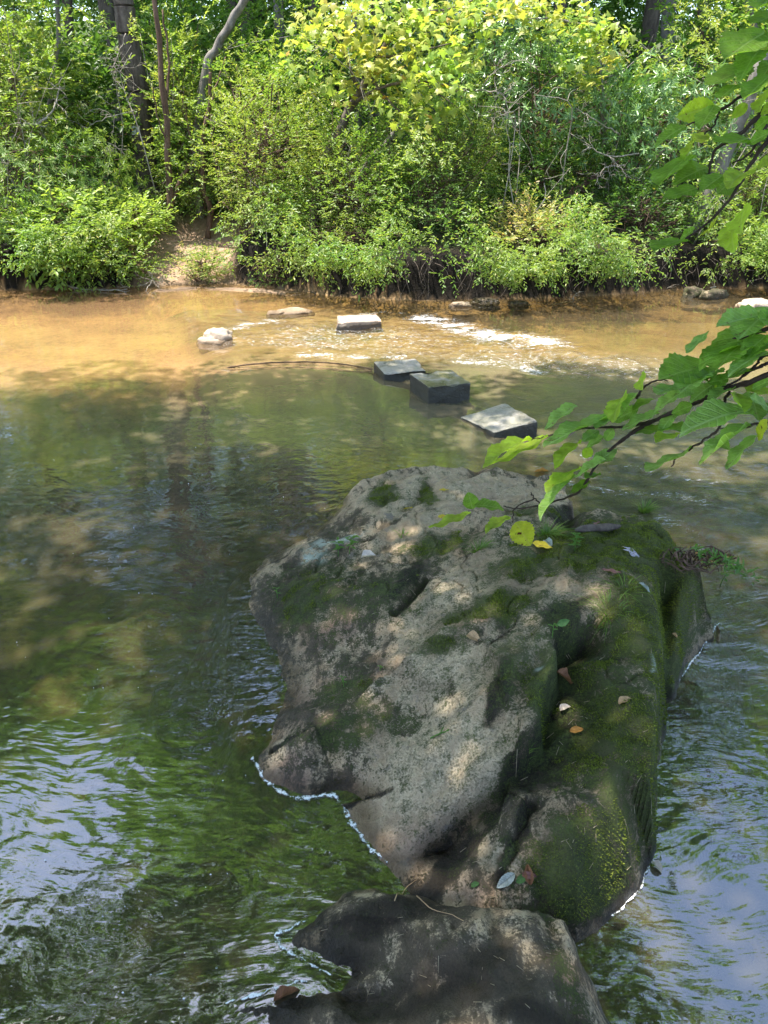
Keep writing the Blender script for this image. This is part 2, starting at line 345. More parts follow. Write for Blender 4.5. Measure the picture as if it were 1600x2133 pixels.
M['mossblade'] = leaf_mat('moss_blade', [(0, (.05,.07,.012)), (.5, (.13,.17,.03)), (1, (.26,.30,.06))], trans=.25, spec=.1, rough=.8)
def big_leaf(name, base, vein, trans=.42, spots=None, rough=.5, spec=.3, tcol=1.5, attr_edge=True):
    m = NT(name); co = m.coord(); sx = m.n('ShaderNodeSeparateXYZ'); m.set(sx.inputs[0], co)
    # side veins slant out of the midrib: stripes in (along - |across|*.8)
    ab = m.math('ABSOLUTE', sx.outputs[1]); ph = m.math('MULTIPLY', m.math('SUBTRACT', sx.outputs[0], m.math('MULTIPLY', ab, .75)), 9.)
    fr = m.math('ABSOLUTE', m.math('SUBTRACT', m.math('FRACT', ph), .5)); vein_l = m.rng(fr, .01, .15, 1., 0.); mid = m.rng(ab, .008, .032, 1., 0.)
    v = m.math('MAXIMUM', m.math('MULTIPLY', vein_l, .75), mid)
    n = m.noise(co, 4.5, 4, .6); c = m.mix(m.rng(n, .35, .7), base, tuple(x*1.35 for x in base)); c = m.mix(m.math('MULTIPLY', v, .85), c, vein); c = m.mix(m.rng(m.noise(co, 7.5, 3, .6), .69, .74), c, (.16,.085,.03))
    if spots: c = m.mix(m.rng(m.noise(co, 3.4, 3, .5), spots[1], spots[1]+.05), c, spots[0])
    tr = m.n('ShaderNodeBsdfTranslucent'); m.set(tr.inputs[0], m.mix(1., c, (tcol, tcol*1.1, tcol*.5), 'MULTIPLY'))
    nb = m.bump(m.math('SUBTRACT', n, m.math('MULTIPLY', v, .5)), .5, .05)
    return m.done(m.shmix(trans, m.pbsdf(c, rough, spec, nb), tr.outputs[0]))
M['alder'] = big_leaf('branch_leaf', (.22,.36,.07), (.40,.54,.20))
M['alderdark'] = big_leaf('branch_leaf_deep', (.17,.30,.03), (.32,.46,.11), trans=.5)
M['alderlit'] = big_leaf('branch_leaf_fresh', (.34,.45,.045), (.40,.50,.10), trans=.55)  # a yellower green than the other branch leaves
M['alderyellow'] = big_leaf('yellowing_leaf', (.42,.44,.03), (.5,.48,.08), spots=((.10,.035,.012), .64))
M['f_yellow'] = big_leaf('fallen_yellow', (.55,.42,.03), (.5,.38,.05), trans=.2, spots=((.4,.28,.04), .6))
M['f_mauve'] = big_leaf('fallen_mauve', (.42,.38,.47), (.34,.30,.36), trans=.1)
M['f_rose'] = big_leaf('fallen_rose', (.24,.115,.10), (.17,.08,.07), trans=.1)
M['f_brown'] = big_leaf('fallen_brown', (.22,.10,.05), (.14,.06,.03), trans=.1)
M['f_tan'] = big_leaf('fallen_tan', (.45,.30,.17), (.34,.21,.11), trans=.12)
M['f_pale'] = big_leaf('fallen_pale', (.60,.52,.46), (.48,.4,.34), trans=.12)
M['f_grey'] = big_leaf('fallen_grey', (.30,.33,.31), (.22,.25,.23), trans=.08, rough=.25)
M['f_green'] = big_leaf('fallen_green', (.08,.17,.05), (.12,.22,.08), trans=.2)
M['f_orange'] = big_leaf('fallen_orange', (.50,.24,.06), (.4,.18,.05), trans=.15)
# ------------------------------------------------------------------ land and water
def world_poly(pts, z=0.0):
    p = np.array(pts, float); zz = p[:, 2] if p.shape[1] > 2 else np.full(len(p), z)
    return at_z(p[:, 0], p[:, 1], zz)[:, :2]
_sh = world_poly([(-900,606), (-400,604), (0,604), (200,602), (330,597), (480,592), (640,608), (700,619), (900,628), (1100,623), (1250,616), (1400,604), (1600,599), (2100,596), (2700,594)])
def shore(x): return np.interp(x, _sh[:, 0], _sh[:, 1])
PATH = np.array([at_z(395, 600, 0.)[:2], at_z(385, 560, .15)[:2], at_z(400, 530, .35)[:2], at_z(440, 500, .5)[:2], at_z(455, 468, .7)[:2], at_z(330, 490, .6)[:2]*1.0])
PATH_A, PATH_B = PATH[:5], np.array([at_z(385, 550, .2)[:2], at_z(320, 515, .45)[:2], at_z(250, 490, .6)[:2]])
def path_mask(X, Y):
    d1 = seg_dist(X, Y, PATH_A)[0]; d2 = seg_dist(X, Y, PATH_B)[0]
    d = np.minimum(d1, d2*1.35)+.22*noise(X*1.7, Y*1.7, 3.)
    return 1-sstep(.50, .95, d)
SHELF = world_poly([(330,603), (480,596), (640,610), (760,640), (930,668), (1090,700), (1250,735), (1420,775), (1400,810), (1280,870), (1130,925), (1000,905), (880,850), (790,800), (770,765), (620,752), (450,765), (430,715), (400,660), (360,630)])
DROP = world_poly([(430,770), (520,757), (620,752), (700,756), (780,766), (880,800), (1000,850), (1100,900), (1200,950)])
LEDGE = world_poly([(335,605), (400,601), (470,602), (560,606), (610,612)])
def terrain(X, Y):
    """height; also the masks used by the ground materials"""
    d = Y-shore(X); pm = path_mask(X, Y)
    n = fbm(X*.8, Y*.8, 1., 4); nf = fbm(X*3.1, Y*3.1, 5., 3)
    steep = .54*sstep(-.04, .16, d+.16*n)+.10*sstep(.2, 1.2, d)+.075*np.clip(d, 0, 6)
    easy = .10*sstep(0, .5, d)+.21*np.clip(d, 0, 3)
    up = steep*(1-pm)+easy*pm
    hill = .16*np.clip(d-4.5, 0, 60)*sstep(4, 9, d)
    bankz = up+hill+(.06*n+.035*nf)*(1-.6*pm)*sstep(.1, .8, d)
    # river bed
    sd, _ = poly_sd(X, Y, SHELF, np.zeros(len(SHELF))); sd = sd+.10*n
    shelf = sstep(-.35, .12, sd)
    left = sstep(1.0, -3.0, X); right = sstep(.5, 2.5, X)
    pool = -.34-.45*sstep(7.0, 4.6, Y)*(1-.35*right)+.16*sstep(2.4, 1.2, Y)+.10*n+.05*nf
    sandy = sstep(6.4, 7.6, Y+.4*n)
    pool = pool*(1-sandy)+sandy*(-.20+.04*n)
    bed = pool*(1-shelf)+shelf*(-.045-.03*sstep(7.6, 6.6, Y)*sstep(-.6, .2, X)+.035*n+.02*nf)
    bed = bed*sstep(.05, -.5, d)+(-.06)*(1-sstep(.05, -.5, d))
    lm = sstep(.30, .08, seg_dist(X, Y, LEDGE)[0]+.12*nf); bed = bed*(1-lm)+(.012+.03*nf)*lm
    near = sstep(.75, -.1, Y+.12*n); nb = .42+.05*n+.03*nf+.05*np.clip(-Y, 0, 20)
    bed = bed*(1-near)+nb*near
    w = sstep(-.12, .06, d)
    Z = bed*(1-w)+np.maximum(bankz, -.08)*w
    sand = np.clip(pm*sstep(-.2, .1, d)*sstep(4.6, 3.4, d), 0, 1); sand = np.maximum(sand, lm)
    return Z, dict(sand=sand, moss=sstep(.35, .8, d)*(1-pm)*.8, wet=sstep(.85, .5, Z+.08*n)*(1-sstep(.1,.5,pm))*(1-lm)+sstep(.06, .01, Z)*pm*.6, bed=sstep(.015, -.03, Z)*sstep(5, 7, Y)*(1-.45*right), bsand=sandy*(1-shelf)*(1-.45*right), rock=shelf, algae=np.clip(shelf*sstep(.05, -.22, sd-.15)+.5*shelf, 0, 1)*sstep(-.1, .35, noise(X*.9, Y*1.6, 8.)))  # wet also masks the painted undercut shadow on the bank face
def axis(*parts):
    out = []
    for a, b, st in parts: out.append(np.arange(a, b-1e-6, st))
    return np.concatenate(out+[[parts[-1][1]]])
gx = axis((-70,-16,3), (-16,-8,.35), (-8,8,.07), (8,16,.35), (16,70,3))
for nm, ys, mat, keys in (('far_bank', axis((10.2,14.5,.05), (14.5,20,.12), (20,34,.5), (34,110,4)), M['ground'], ('sand','moss','wet','bed')),
                          ('riverbed', axis((.3,10.2,.066)), M['bed'], None), ('near_bank', axis((-70,-4,3), (-4,.3,.12)), M['ground'], ('sand','moss','wet','bed'))):
    X, Y = np.meshgrid(gx, ys); Z, A = terrain(X, Y); me = grid_mesh(nm, gx, ys, Z, X, Y)
    if keys:
        for k in keys: attr(me, k, A[k])
    else:
        attr(me, 'sand', A['bsand']); attr(me, 'rock', A['rock']); attr(me, 'algae', A['algae'])
    tag(link(nm, me, mat), kind='structure')
def gz(x, y):
    Z, _ = terrain(np.array([[float(x)]]), np.array([[float(y)]])); return float(Z[0, 0])

# ---- water surface
wx = axis((-70,-14,3.5), (-14,-7,.25), (-7,-3.4,.05), (-3.4,4.2,.028), (4.2,7.5,.05), (7.5,14,.25), (14,70,3.5)); wy = axis((.2,5,.028), (5,9.6,.034), (9.6,12.9,.06))
X, Y = np.meshgrid(wx, wy)
def lines_mask(specs):
    o = np.zeros(X.shape)
    for pts, w, s in specs:
        d, _, f = seg_dist(X, Y, world_poly(pts)); o = np.maximum(o, s*np.exp(-(d/w)**2)*sstep(0, .12, f)*sstep(1.0, .8, f))
    return o
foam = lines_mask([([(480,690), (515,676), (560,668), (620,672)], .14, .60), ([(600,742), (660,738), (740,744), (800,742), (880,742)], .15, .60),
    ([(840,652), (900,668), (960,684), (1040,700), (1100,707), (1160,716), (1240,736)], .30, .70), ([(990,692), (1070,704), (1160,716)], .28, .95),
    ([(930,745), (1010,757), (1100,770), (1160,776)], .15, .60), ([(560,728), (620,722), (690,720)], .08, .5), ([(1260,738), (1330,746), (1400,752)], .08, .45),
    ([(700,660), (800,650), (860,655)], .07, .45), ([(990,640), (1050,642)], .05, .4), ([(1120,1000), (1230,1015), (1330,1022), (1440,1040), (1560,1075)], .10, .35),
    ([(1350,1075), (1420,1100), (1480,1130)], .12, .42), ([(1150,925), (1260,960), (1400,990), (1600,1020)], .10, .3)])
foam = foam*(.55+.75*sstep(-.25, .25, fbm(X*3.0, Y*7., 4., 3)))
rap = np.clip(sstep(-.45, .1, -np.abs(seg_dist(X, Y, world_poly([(500,705), (760,712), (1000,735), (1200,765), (1350,800)]))[0])+.25)
    +.8*sstep(-.75, .1, -np.abs(seg_dist(X, Y, world_poly([(560,675), (760,690), (960,715), (1200,750), (1420,790)]))[0])+.2)
    +sstep(.2, 1.1, X-.15*Y+.4)*sstep(3.0, 3.7, Y)*sstep(7.2, 6.0, Y)
    +1.0*sstep(.9, 1.5, X)*sstep(2.0, 2.9, Y)*sstep(6, 4.0, Y), 0, 1)
rap = np.clip(rap*(.75+.5*noise(X*.9, Y*.9, 2.)), 0, 1)
foam = np.maximum(foam, .42*rap*sstep(6.2, 7.2, Y))  # adds white specks painted for sun glints on the sunlit riffles
swirl = .35+.75*sstep(6.6, 3.2, Y+.3*noise(X*.5, Y*.5, 1.))+.35*sstep(2.6, 1.6, Y); swirl = swirl*(.75+.6*noise(X*.7, Y*.9, 4.))*(1-.55*sstep(.0, 1.2, X)*sstep(2.1, 1.5, Y))
Z = .006*noise(X*1.1, Y*2.0, .3)+rap*(1+1.1*sstep(6.5, 7.5, Y))*(.022*noise(X*2.2, Y*3.4, 7.)+.016*noise(X*5+2*Y, Y*6.5, 1.)+.007*noise(X*12, Y*14, 4.))
dd, sd, ff = seg_dist(X, Y, DROP); Z = Z-.045*np.exp(-(dd/.16)**2)*np.where(sd > 0, 1., .25)*sstep(0, .1, ff)*sstep(1, .7, ff)*.6
Z = Z+.02*foam*noise(X*9, Y*13, 2.)
for cx, cy, s in ((300+130, 2090, .006),):
    c = at_z(cx, cy, 0.); r = np.hypot(X-c[0], Y-c[1]); Z = Z+s*np.sin(r*2*PI/.055)*np.exp(-r/.20)*sstep(.02, .06, r)
me = grid_mesh('water', wx, wy, Z, X, Y)
Zb, A = terrain(X, Y); depth = np.clip(-Zb, 0, 1)
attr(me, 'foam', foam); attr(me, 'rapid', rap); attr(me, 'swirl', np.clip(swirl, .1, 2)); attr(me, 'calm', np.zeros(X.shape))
warm = np.clip(sstep(5.8, 7.6, Y+.3*noise(X, Y, 2.)), 0, 1); lefty = sstep(.6, -1.8, X)
attr(me, 'siltwarm', np.clip(warm*(.20+.80*lefty)*(1-.35*rap)*(1-.4*A['rock'])+.12*noise(X*.8, Y*1.8, 5.), 0, 1))
attr(me, 'murk', np.clip(.06+.22*sstep(.05, .6, depth)+.08*sstep(2.6, 4.2, Y)*sstep(7.4, 6.4, Y)+.50*sstep(4.6, 5.8, Y)*sstep(8.2, 7.2, Y)*sstep(-2.5, -.8, X)+.15*sstep(4.2, 5.6, Y)*sstep(7.8, 7.0, Y)+(.10+.12*lefty)*warm-.05*A['rock'], .04, .85))
attr(me, 'gloss', 2.15-.70*sstep(5.4, 7.6, Y)+.25*sstep(3., 1.6, Y))
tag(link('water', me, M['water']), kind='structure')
def wz(x, y): return 0.0

# ------------------------------------------------------------------ boulders
STROKES = []
def boulder(name, outline, ctrl, creases, blobs, step, margin, cfg, label):
    """outline: px, py, z, slope of the flank; ctrl: px, py, z of points on the top; blobs: mask, px, py, z, rx(px), ry(px), strength"""
    o = np.array(outline, float); P = world_poly(o[:, :3]); slope = o[:, 3]
    c = np.array(ctrl, float); tp = TPS(world_poly(c), c[:, 2], 2e-3)
    lo, hi = P.min(0)-margin, P.max(0)+margin
    xs = np.arange(lo[0], hi[0], step); ys = np.arange(lo[1], hi[1], step); X, Y = np.meshgrid(xs, ys)
    wxn, wyn = .035*fbm(X*4, Y*4, 1., 3), .035*fbm(X*4, Y*4, 9., 3)
    d, sl = poly_sd(X+wxn, Y+wyn, P, slope)
    top = tp(X, Y); top = np.clip(top, -.4, .75)
    flank = np.where(d > 0, sl*d, np.minimum(sl, 1.6)*d-1.3*np.clip(-d-.12, 0, 9))-.004
    n = fbm(X*2.6+Y*1.2, Y*1.9-X*1.0, 2., 4); s_, t_ = X*.85-Y*.5, X*.5+Y*.85; wq = .5*fbm(X*3, Y*3, 4., 3)
    ridge = 1-np.abs(noise(s_*4.2+wq, t_*1.5, 6.)*1.6); rid2 = 1-np.abs(noise(s_*9.+wq, t_*3.4, 3.)*1.6); crk = noise(s_*2.6+1.2*wq, t_*1.15+.5*wq, 9.); crack = np.exp(-(crk/.022)**2)
    top = top+.026*n+.042*(ridge-.6)+.012*(rid2-.6)-cfg.get('crack', .012)*crack; blk = np.abs(noise(X*17, Y*17, 7.))
    top = top-.010*np.clip(.35-blk, 0, 1)
    H = smin(top, flank, cfg.get('k', .07))
    W = np.clip(d/.12, 0, 1)
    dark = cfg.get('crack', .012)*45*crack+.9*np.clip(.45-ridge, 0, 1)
    for pts, depth, wd, dk, mode in creases:
        Q = curve(np.array(pts, float), 40); q = world_poly(Q); dist, side, f = seg_dist(X+.6*wxn, Y+.6*wyn, q)
        env = sstep(0, .12, f)*sstep(1, .86, f)
        if mode == 'groove': prof = np.exp(-(dist/wd)**2); H = H-depth*prof*env; dark = np.maximum(dark, dk*np.exp(-(dist/(wd*1.3))**2)*env)  # dk also paints the crease's shade into the dark mask
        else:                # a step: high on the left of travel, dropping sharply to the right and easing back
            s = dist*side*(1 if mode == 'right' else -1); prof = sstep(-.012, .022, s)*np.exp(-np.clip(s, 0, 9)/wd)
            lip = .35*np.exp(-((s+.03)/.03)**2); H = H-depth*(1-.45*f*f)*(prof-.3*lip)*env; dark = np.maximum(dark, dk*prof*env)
    str_ = noise((X*.84+Y*.54)*16, (Y*.84-X*.54)*3.5, 3.); H = H+.006*str_*W+.008*fbm(X*11, Y*11, 5., 3)*W+.0035*fbm(X*38, Y*38, 2., 3)
    A = dict(moss=np.zeros(X.shape), bare=np.zeros(X.shape), pink=np.zeros(X.shape), lichen=np.zeros(X.shape)); A['dark'] = dark
    jx, jy = .05*fbm(X*7, Y*7, 3., 3), .05*fbm(X*7, Y*7, 11., 3)
    for k, px, py, z, rx, ry, s in blobs:
        cc = at_z(px, py, z); m1 = at_z(px+rx, py, z); m2 = at_z(px, py+ry, z); sx = abs(m1[0]-cc[0]); sy = abs(m2[1]-cc[1])
        A[k] = np.maximum(A[k], s*np.exp(-(((X+jx-cc[0])/sx)**2+((Y+jy-cc[1])/sy)**2)**1.3)) if s > 0 else A[k]+s*np.exp(-(((X+jx-cc[0])/sx)**2+((Y+jy-cc[1])/sy)**2))
    for k, pts, z, hw, s in cfg.get('strokes', ()):
        Q = np.array(pts, float); q = world_poly(curve(np.c_[Q, np.full(len(Q), z)], 30)); mid = Q[len(Q)//2]; wm = np.linalg.norm(at_z(mid[0]+hw, mid[1], z)-at_z(mid[0], mid[1], z))
        dist, _, f = seg_dist(X+.8*jx, Y+.8*jy, q); A[k] = np.maximum(A[k], s*np.exp(-(dist/wm)**2)*sstep(-.02, .1, f)*sstep(1.02, .9, f))
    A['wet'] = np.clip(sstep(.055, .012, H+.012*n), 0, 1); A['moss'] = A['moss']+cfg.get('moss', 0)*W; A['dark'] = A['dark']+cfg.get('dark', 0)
    A['moss'] = A['moss']*sstep(.0, .06, H)
    H = np.maximum(H, -1.3); me = grid_mesh(name, xs, ys, H, X, Y)
    for k, v in A.items(): attr(me, k, v)
    ob = tag(link(name, me, M['rock']), label, 'boulder'); return dict(ob=ob, xs=xs, ys=ys, H=H, P=P, moss=A['moss'])
OUT = [(700,1062,.0,.9), (735,1022,.0,1.2), (800,990,.03,1.6), (860,975,.06,2.), (925,964,.08,2.), (1000,966,.07,1.6), (1070,978,.04,1.2), (1140,990,.02,1.2), (1180,1006,.03,2), (1195,1045,.12,4),
    (1230,1058,.28,5), (1310,1058,.33,5), (1370,1068,.36,4), (1420,1105,.36,4), (1455,1150,.34,3.5), (1490,1195,.30,3.5), (1516,1245,.24,4), (1508,1296,.0,3.4), (1470,1342,.0,3.2), (1430,1400,.0,3.4), (1402,1452,.0,4),
    (1398,1520,.33,6), (1400,1610,.32,6), (1388,1690,.28,6), (1362,1795,.0,3.0), (1330,1862,.0,2.6), (1280,1908,.0,2.4), (1230,1938,.0,2.4), (1195,1958,.0,2.4), (1130,1950,.0,2.), (1060,2010,.0,1.), (930,1960,.0,.9), (850,1850,.0,.7),
    (800,1790,.0,.7), (752,1745,.0,.7), (722,1700,.0,.6), (700,1664,.0,.55), (640,1668,.0,.9), (590,1657,.0,.9), (550,1622,.0,.8), (527,1582,.0,.8), (552,1545,.0,.5), (572,1480,.0,.42), (582,1420,.0,.42), (574,1365,.0,.5), (545,1308,.0,.6), (520,1255,.0,.7), (518,1205,.0,.7), (545,1165,.0,.6), (600,1140,.0,.5), (650,1110,.0,.5), (690,1080,.0,.7)]
CTRL = [(620,1240,.14), (700,1300,.20), (640,1400,.10), (760,1420,.20), (850,1300,.30), (980,1300,.37), (1120,1240,.42), (1080,1350,.42), (1020,1450,.39), (950,1540,.32), (820,1540,.22), (700,1560,.17), (610,1590,.14), (640,1640,.08), (760,1640,.14), (850,1680,.17),
    (1000,1650,.24), (920,1770,.14), (1050,1780,.20), (930,1850,.09), (880,1810,.07), (1000,1900,.12), (1150,1700,.28), (1260,1600,.34), (1200,1480,.36), (1330,1500,.38), (1350,1640,.34), (1280,1730,.31), (1160,1810,.22), (1040,1850,.12), (1320,1380,.42), (1260,1290,.42), (1370,1260,.42), (1340,1180,.43), (1230,1150,.42), (1250,1090,.37), (1360,1100,.37),
    (1430,1200,.36), (1445,1270,.30), (1430,1340,.22), (1150,1100,.34), (1040,1150,.34), (1080,1060,.22), (960,1130,.27), (880,1190,.25), (760,1180,.17), (660,1180,.10), (820,1090,.20), (760,1060,.14), (860,1020,.17), (960,1010,.17), (1060,1010,.12), (1140,1020,.08), (1190,1120,.38)]
CREASE = [([(1275,1262,.42), (1200,1300,.42), (1152,1335,.42), (1168,1390,.40), (1130,1450,.38), (1118,1510,.36), (1050,1565,.32), (985,1605,.28), (905,1680,.2), (830,1745,.12)], .195, .13, 1.5, 'left'),
    ([(1398,1180,.38), (1392,1240,.34), (1398,1310,.32), (1412,1370,.28), (1410,1430,.2)], .17, .045, 1.0, 'groove'),
    ([(905,985,.16), (880,1030,.17), (845,1065,.18), (800,1110,.18)], .035, .05, .7, 'groove'), ([(900,1190,.26), (860,1235,.27), (815,1265,.27)], .045, .035, .9, 'groove'),
    ([(555,1552,.08), (590,1535,.1), (645,1520,.12)], .02, .018, 1.0, 'groove'), ([(640,1655,.05), (690,1640,.07), (760,1632,.1), (810,1628,.12)], .05, .05, .9, 'left'),
    ([(1110,1640,.28), (1085,1690,.26), (1060,1735,.22), (1010,1790,.16)], .055, .08, .9, 'left'), ([(1300,1310,.42), (1270,1400,.40), (1190,1560,.34), (1060,1650,.26)], .02, .09, .2, 'groove'),
    ([(1180,1760,.26), (1250,1740,.29), (1330,1690,.32)], .015, .05, .3, 'groove'), ([(1060,1330,.42), (1050,1390,.41), (1000,1440,.39)], .018, .03, .4, 'left'), ([(980,1130,.28), (930,1180,.27), (880,1260,.3), (850,1330,.3)], .018, .07, .3, 'left'),
    ([(700,1290,.2), (770,1330,.24), (830,1390,.27), (900,1500,.3)], .02, .05, .25, 'groove'), ([(1190,1050,.15), (1180,1090,.25), (1195,1120,.33)], .10, .06, 1., 'groove')]
BLOB = [('bare',870,1030,.17,120,45,1.6), ('bare',960,1000,.16,110,30,1.3), ('bare',880,1100,.22,80,22,1.2), ('bare',1060,1030,.15,110,40,1.0), ('bare',880,1330,.32,80,80,1.2), ('bare',1000,1360,.4,150,35,1.2), ('bare',940,1250,.3,80,60,1.1), ('bare',930,1560,.3,140,90,1.35), ('bare',850,1650,.18,110,70,1.2), ('bare',960,1450,.36,90,60,1.0), ('bare',1240,1240,.42,55,40,1.35), ('bare',1040,1220,.38,80,40,1.0), ('bare',1170,1215,.42,60,20,1.1),
    ('bare',1180,1750,.27,60,35,1.0), ('bare',1000,1480,.38,70,60,.8), ('bare',820,1590,.2,80,50,.7), ('bare',1060,1545,.33,40,12,1.2), ('bare',1330,1360,.41,30,22,1.0), ('bare',850,1760,.1,80,30,.5),
    ('pink',690,1285,.2,60,22,1.), ('pink',720,1390,.2,90,50,.6), ('pink',590,1580,.12,60,30,1.), ('pink',690,1600,.14,60,30,.9), ('pink',680,1500,.14,50,22,.9), ('pink',980,1310,.36,50,14,.7), ('pink',780,1370,.22,50,40,.5), ('pink',620,1470,.06,50,70,.8), ('pink',840,1740,.1,90,50,.7), ('pink',960,1850,.1,90,40,.6), ('pink',880,1780,.08,70,30,.4),
    ('moss',1300,1130,.42,210,90,1.25), ('moss',1250,1450,.38,170,260,.55), ('moss',1390,1450,.35,60,300,.9), ('moss',1350,1300,.42,90,110,1.2), ('moss',1280,1500,.37,100,130,.95), ('moss',1300,1680,.32,90,90,.9), ('moss',1230,1830,.15,130,90,1.2), ('moss',1440,1280,.32,80,110,1.15), ('moss',1130,1440,.4,60,50,.8), ('moss',1020,1270,.37,110,35,.9), ('moss',930,1130,.26,90,30,.75), ('moss',640,1230,.12,120,90,.5), ('moss',790,1230,.24,100,60,.4), ('moss',740,1490,.18,110,40,.5), ('moss',910,1330,.33,40,16,1.1), ('moss',1080,1190,.37,80,35,.8), ('moss',1080,1390,.4,60,70,.5), ('moss',800,1030,.15,28,30,1.1), ('moss',890,1030,.17,16,45,1.1), ('moss',700,1420,.16,60,25,.5), ('moss',1120,1060,.26,70,30,.6), ('moss',1220,1600,.34,80,60,.5),
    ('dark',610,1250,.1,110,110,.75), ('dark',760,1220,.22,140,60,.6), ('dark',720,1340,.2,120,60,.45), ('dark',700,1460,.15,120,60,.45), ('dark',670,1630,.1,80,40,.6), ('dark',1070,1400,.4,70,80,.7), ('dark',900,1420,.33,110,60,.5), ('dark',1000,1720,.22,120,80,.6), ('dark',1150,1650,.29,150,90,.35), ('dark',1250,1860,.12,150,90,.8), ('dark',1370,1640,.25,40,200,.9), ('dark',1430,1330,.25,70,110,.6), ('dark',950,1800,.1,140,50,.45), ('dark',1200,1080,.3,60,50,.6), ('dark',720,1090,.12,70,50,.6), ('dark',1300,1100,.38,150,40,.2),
    ('lichen',690,1132,.11,55,9,1.), ('lichen',650,1165,.08,26,14,1.), ('lichen',1358,1370,.41,12,10,.9), ('lichen',1120,1390,.4,8,7,.8)]
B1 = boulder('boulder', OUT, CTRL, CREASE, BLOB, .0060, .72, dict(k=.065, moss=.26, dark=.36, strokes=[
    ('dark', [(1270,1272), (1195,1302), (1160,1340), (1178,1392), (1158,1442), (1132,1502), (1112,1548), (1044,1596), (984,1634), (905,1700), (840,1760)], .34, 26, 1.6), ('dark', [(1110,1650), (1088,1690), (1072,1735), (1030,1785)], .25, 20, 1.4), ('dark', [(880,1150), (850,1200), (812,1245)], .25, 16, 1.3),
    ('dark', [(1398,1180), (1394,1250), (1404,1330), (1412,1430)], .33, 14, 1.5), ('dark', [(1392,1470), (1390,1580), (1378,1700)], .3, 14, 1.2), ('dark', [(700,1648), (760,1640), (815,1630)], .1, 14, 1.2), ('dark', [(1050,1370), (1046,1420), (1010,1480)], .39, 26, 1.2), ('dark', [(1280,1320), (1240,1420), (1170,1560), (1080,1650)], .38, 20, .7),  # strokes in the clefts and under the left lobe paint in shade
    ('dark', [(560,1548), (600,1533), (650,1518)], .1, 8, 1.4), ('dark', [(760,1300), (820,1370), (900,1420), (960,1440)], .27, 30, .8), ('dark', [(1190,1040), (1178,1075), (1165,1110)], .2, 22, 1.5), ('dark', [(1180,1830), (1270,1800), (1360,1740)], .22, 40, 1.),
    ('bare', [(935,1195), (895,1258), (872,1320), (884,1352)], .31, 17, 1.9), ('bare', [(850,1372), (920,1350), (1000,1340), (1045,1352), (1058,1388)], .38, 10, 2.0), ('bare', [(1010,1455), (935,1530), (865,1615), (800,1655)], .28, 38, 1.9), ('bare', [(985,1592), (1040,1560), (1085,1532)], .34, 8, 2.2), ('bare', [(830,1125), (900,1090), (990,1058)], .22, 12, 1.9),
    ('bare', [(960,985), (890,1010), (830,1050), (800,1085)], .17, 34, 2.1), ('bare', [(1080,990), (1010,1010), (950,1060), (900,1100)], .17, 22, 1.7), ('bare', [(1010,1120), (1000,1180), (960,1240)], .31, 20, 1.5), ('bare', [(1200,1180), (1245,1215), (1268,1250), (1200,1275)], .42, 16, 1.9), ('bare', [(1030,1205), (1075,1225), (1050,1250)], .37, 14, 1.7), ('bare', [(800,1480), (860,1500), (920,1480)], .26, 16, 1.2),
    ('bare', [(760,1700), (800,1690), (850,1660)], .14, 16, 1.3), ('bare', [(1150,1740), (1190,1755), (1150,1780)], .27, 16, 1.6), ('bare', [(1090,1780), (1040,1740), (1000,1700)], .24, 12, .9),
    ('pink', [(690,1275), (720,1290), (740,1262)], .2, 10, 1.), ('moss', [(1390,1190), (1385,1330), (1385,1480), (1370,1640)], .38, 40, 1.1), ('moss', [(1220,1120), (1310,1130), (1400,1160)], .42, 45, 1.1)]), 'big pale sandstone boulder patched with moss, split by a long dark cleft')
OUT2 = [(1192,1960,.0,3.), (1225,2020,.0,2.2), (1262,2110,.0,1.8), (1300,2240,.0,1.6), (1330,2420,.0,1.5), (1100,2560,.0,1), (700,2420,.0,.8), (590,2200,.0,.8), (520,2118,.0,.5), (440,2096,.0,.3), (432,2086,.0,.3), (500,2080,.0,.35), (580,2056,.0,.5), (640,2040,.0,.6), (692,2030,.0,.7), (640,2000,.0,.7), (606,1985,.0,.7), (572,1952,.0,.5), (640,1918,.0,.9), (700,1880,.0,1.1), (780,1850,.0,1.2), (860,1842,.03,1.6), (930,1858,.06,1.4), (1010,1856,.10,1.6), (1080,1842,.13,2.2), (1128,1850,.14,2.6), (1165,1900,.10,3)]
CTRL2 = [(870,1870,.12), (980,1875,.16), (1090,1865,.19), (1120,1900,.20), (760,1900,.10), (680,1930,.07), (800,1960,.14), (950,1950,.20), (1080,1980,.22), (1160,2010,.20), (640,1965,.03), (720,2020,.05), (820,2050,.12), (950,2060,.20), (1100,2100,.24), (1190,2100,.17), (620,2085,.05), (700,2110,.09), (850,2150,.17), (1000,2250,.24), (1150,2250,.2), (540,2090,.025), (800,2300,.15), (1000,2400,.2)]
CREASE2 = [([(700,1970,.08), (790,2010,.12), (880,2010,.17), (960,1985,.2)], .02, .08, .3, 'groove'), ([(700,2050,.06), (790,2040,.11), (870,2000,.16), (960,2020,.2), (1040,2070,.22)], .045, .11, .75, 'right'), ([(830,1850,.08), (900,1890,.14), (1000,1930,.19)], .012, .03, .2, 'groove'), ([(1130,1860,.18), (1155,1930,.18), (1185,2010,.17)], .02, .05, .6, 'right')]
BLOB2 = [('moss',1140,1880,.17,50,60,.9), ('moss',1200,2050,.15,40,80,.6), ('dark',800,1900,.1,170,50,.95), ('dark',700,1990,.06,120,60,.8), ('dark',900,2060,.17,250,60,.8), ('dark',1130,2110,.22,120,60,1.0), ('dark',1000,1960,.2,200,80,.2), ('pink',950,2000,.2,80,40,.4), ('pink',1200,2080,.15,40,70,.8), ('dark',600,2095,.03,120,30,.8), ('pink',740,1920,.09,60,20,.4)]
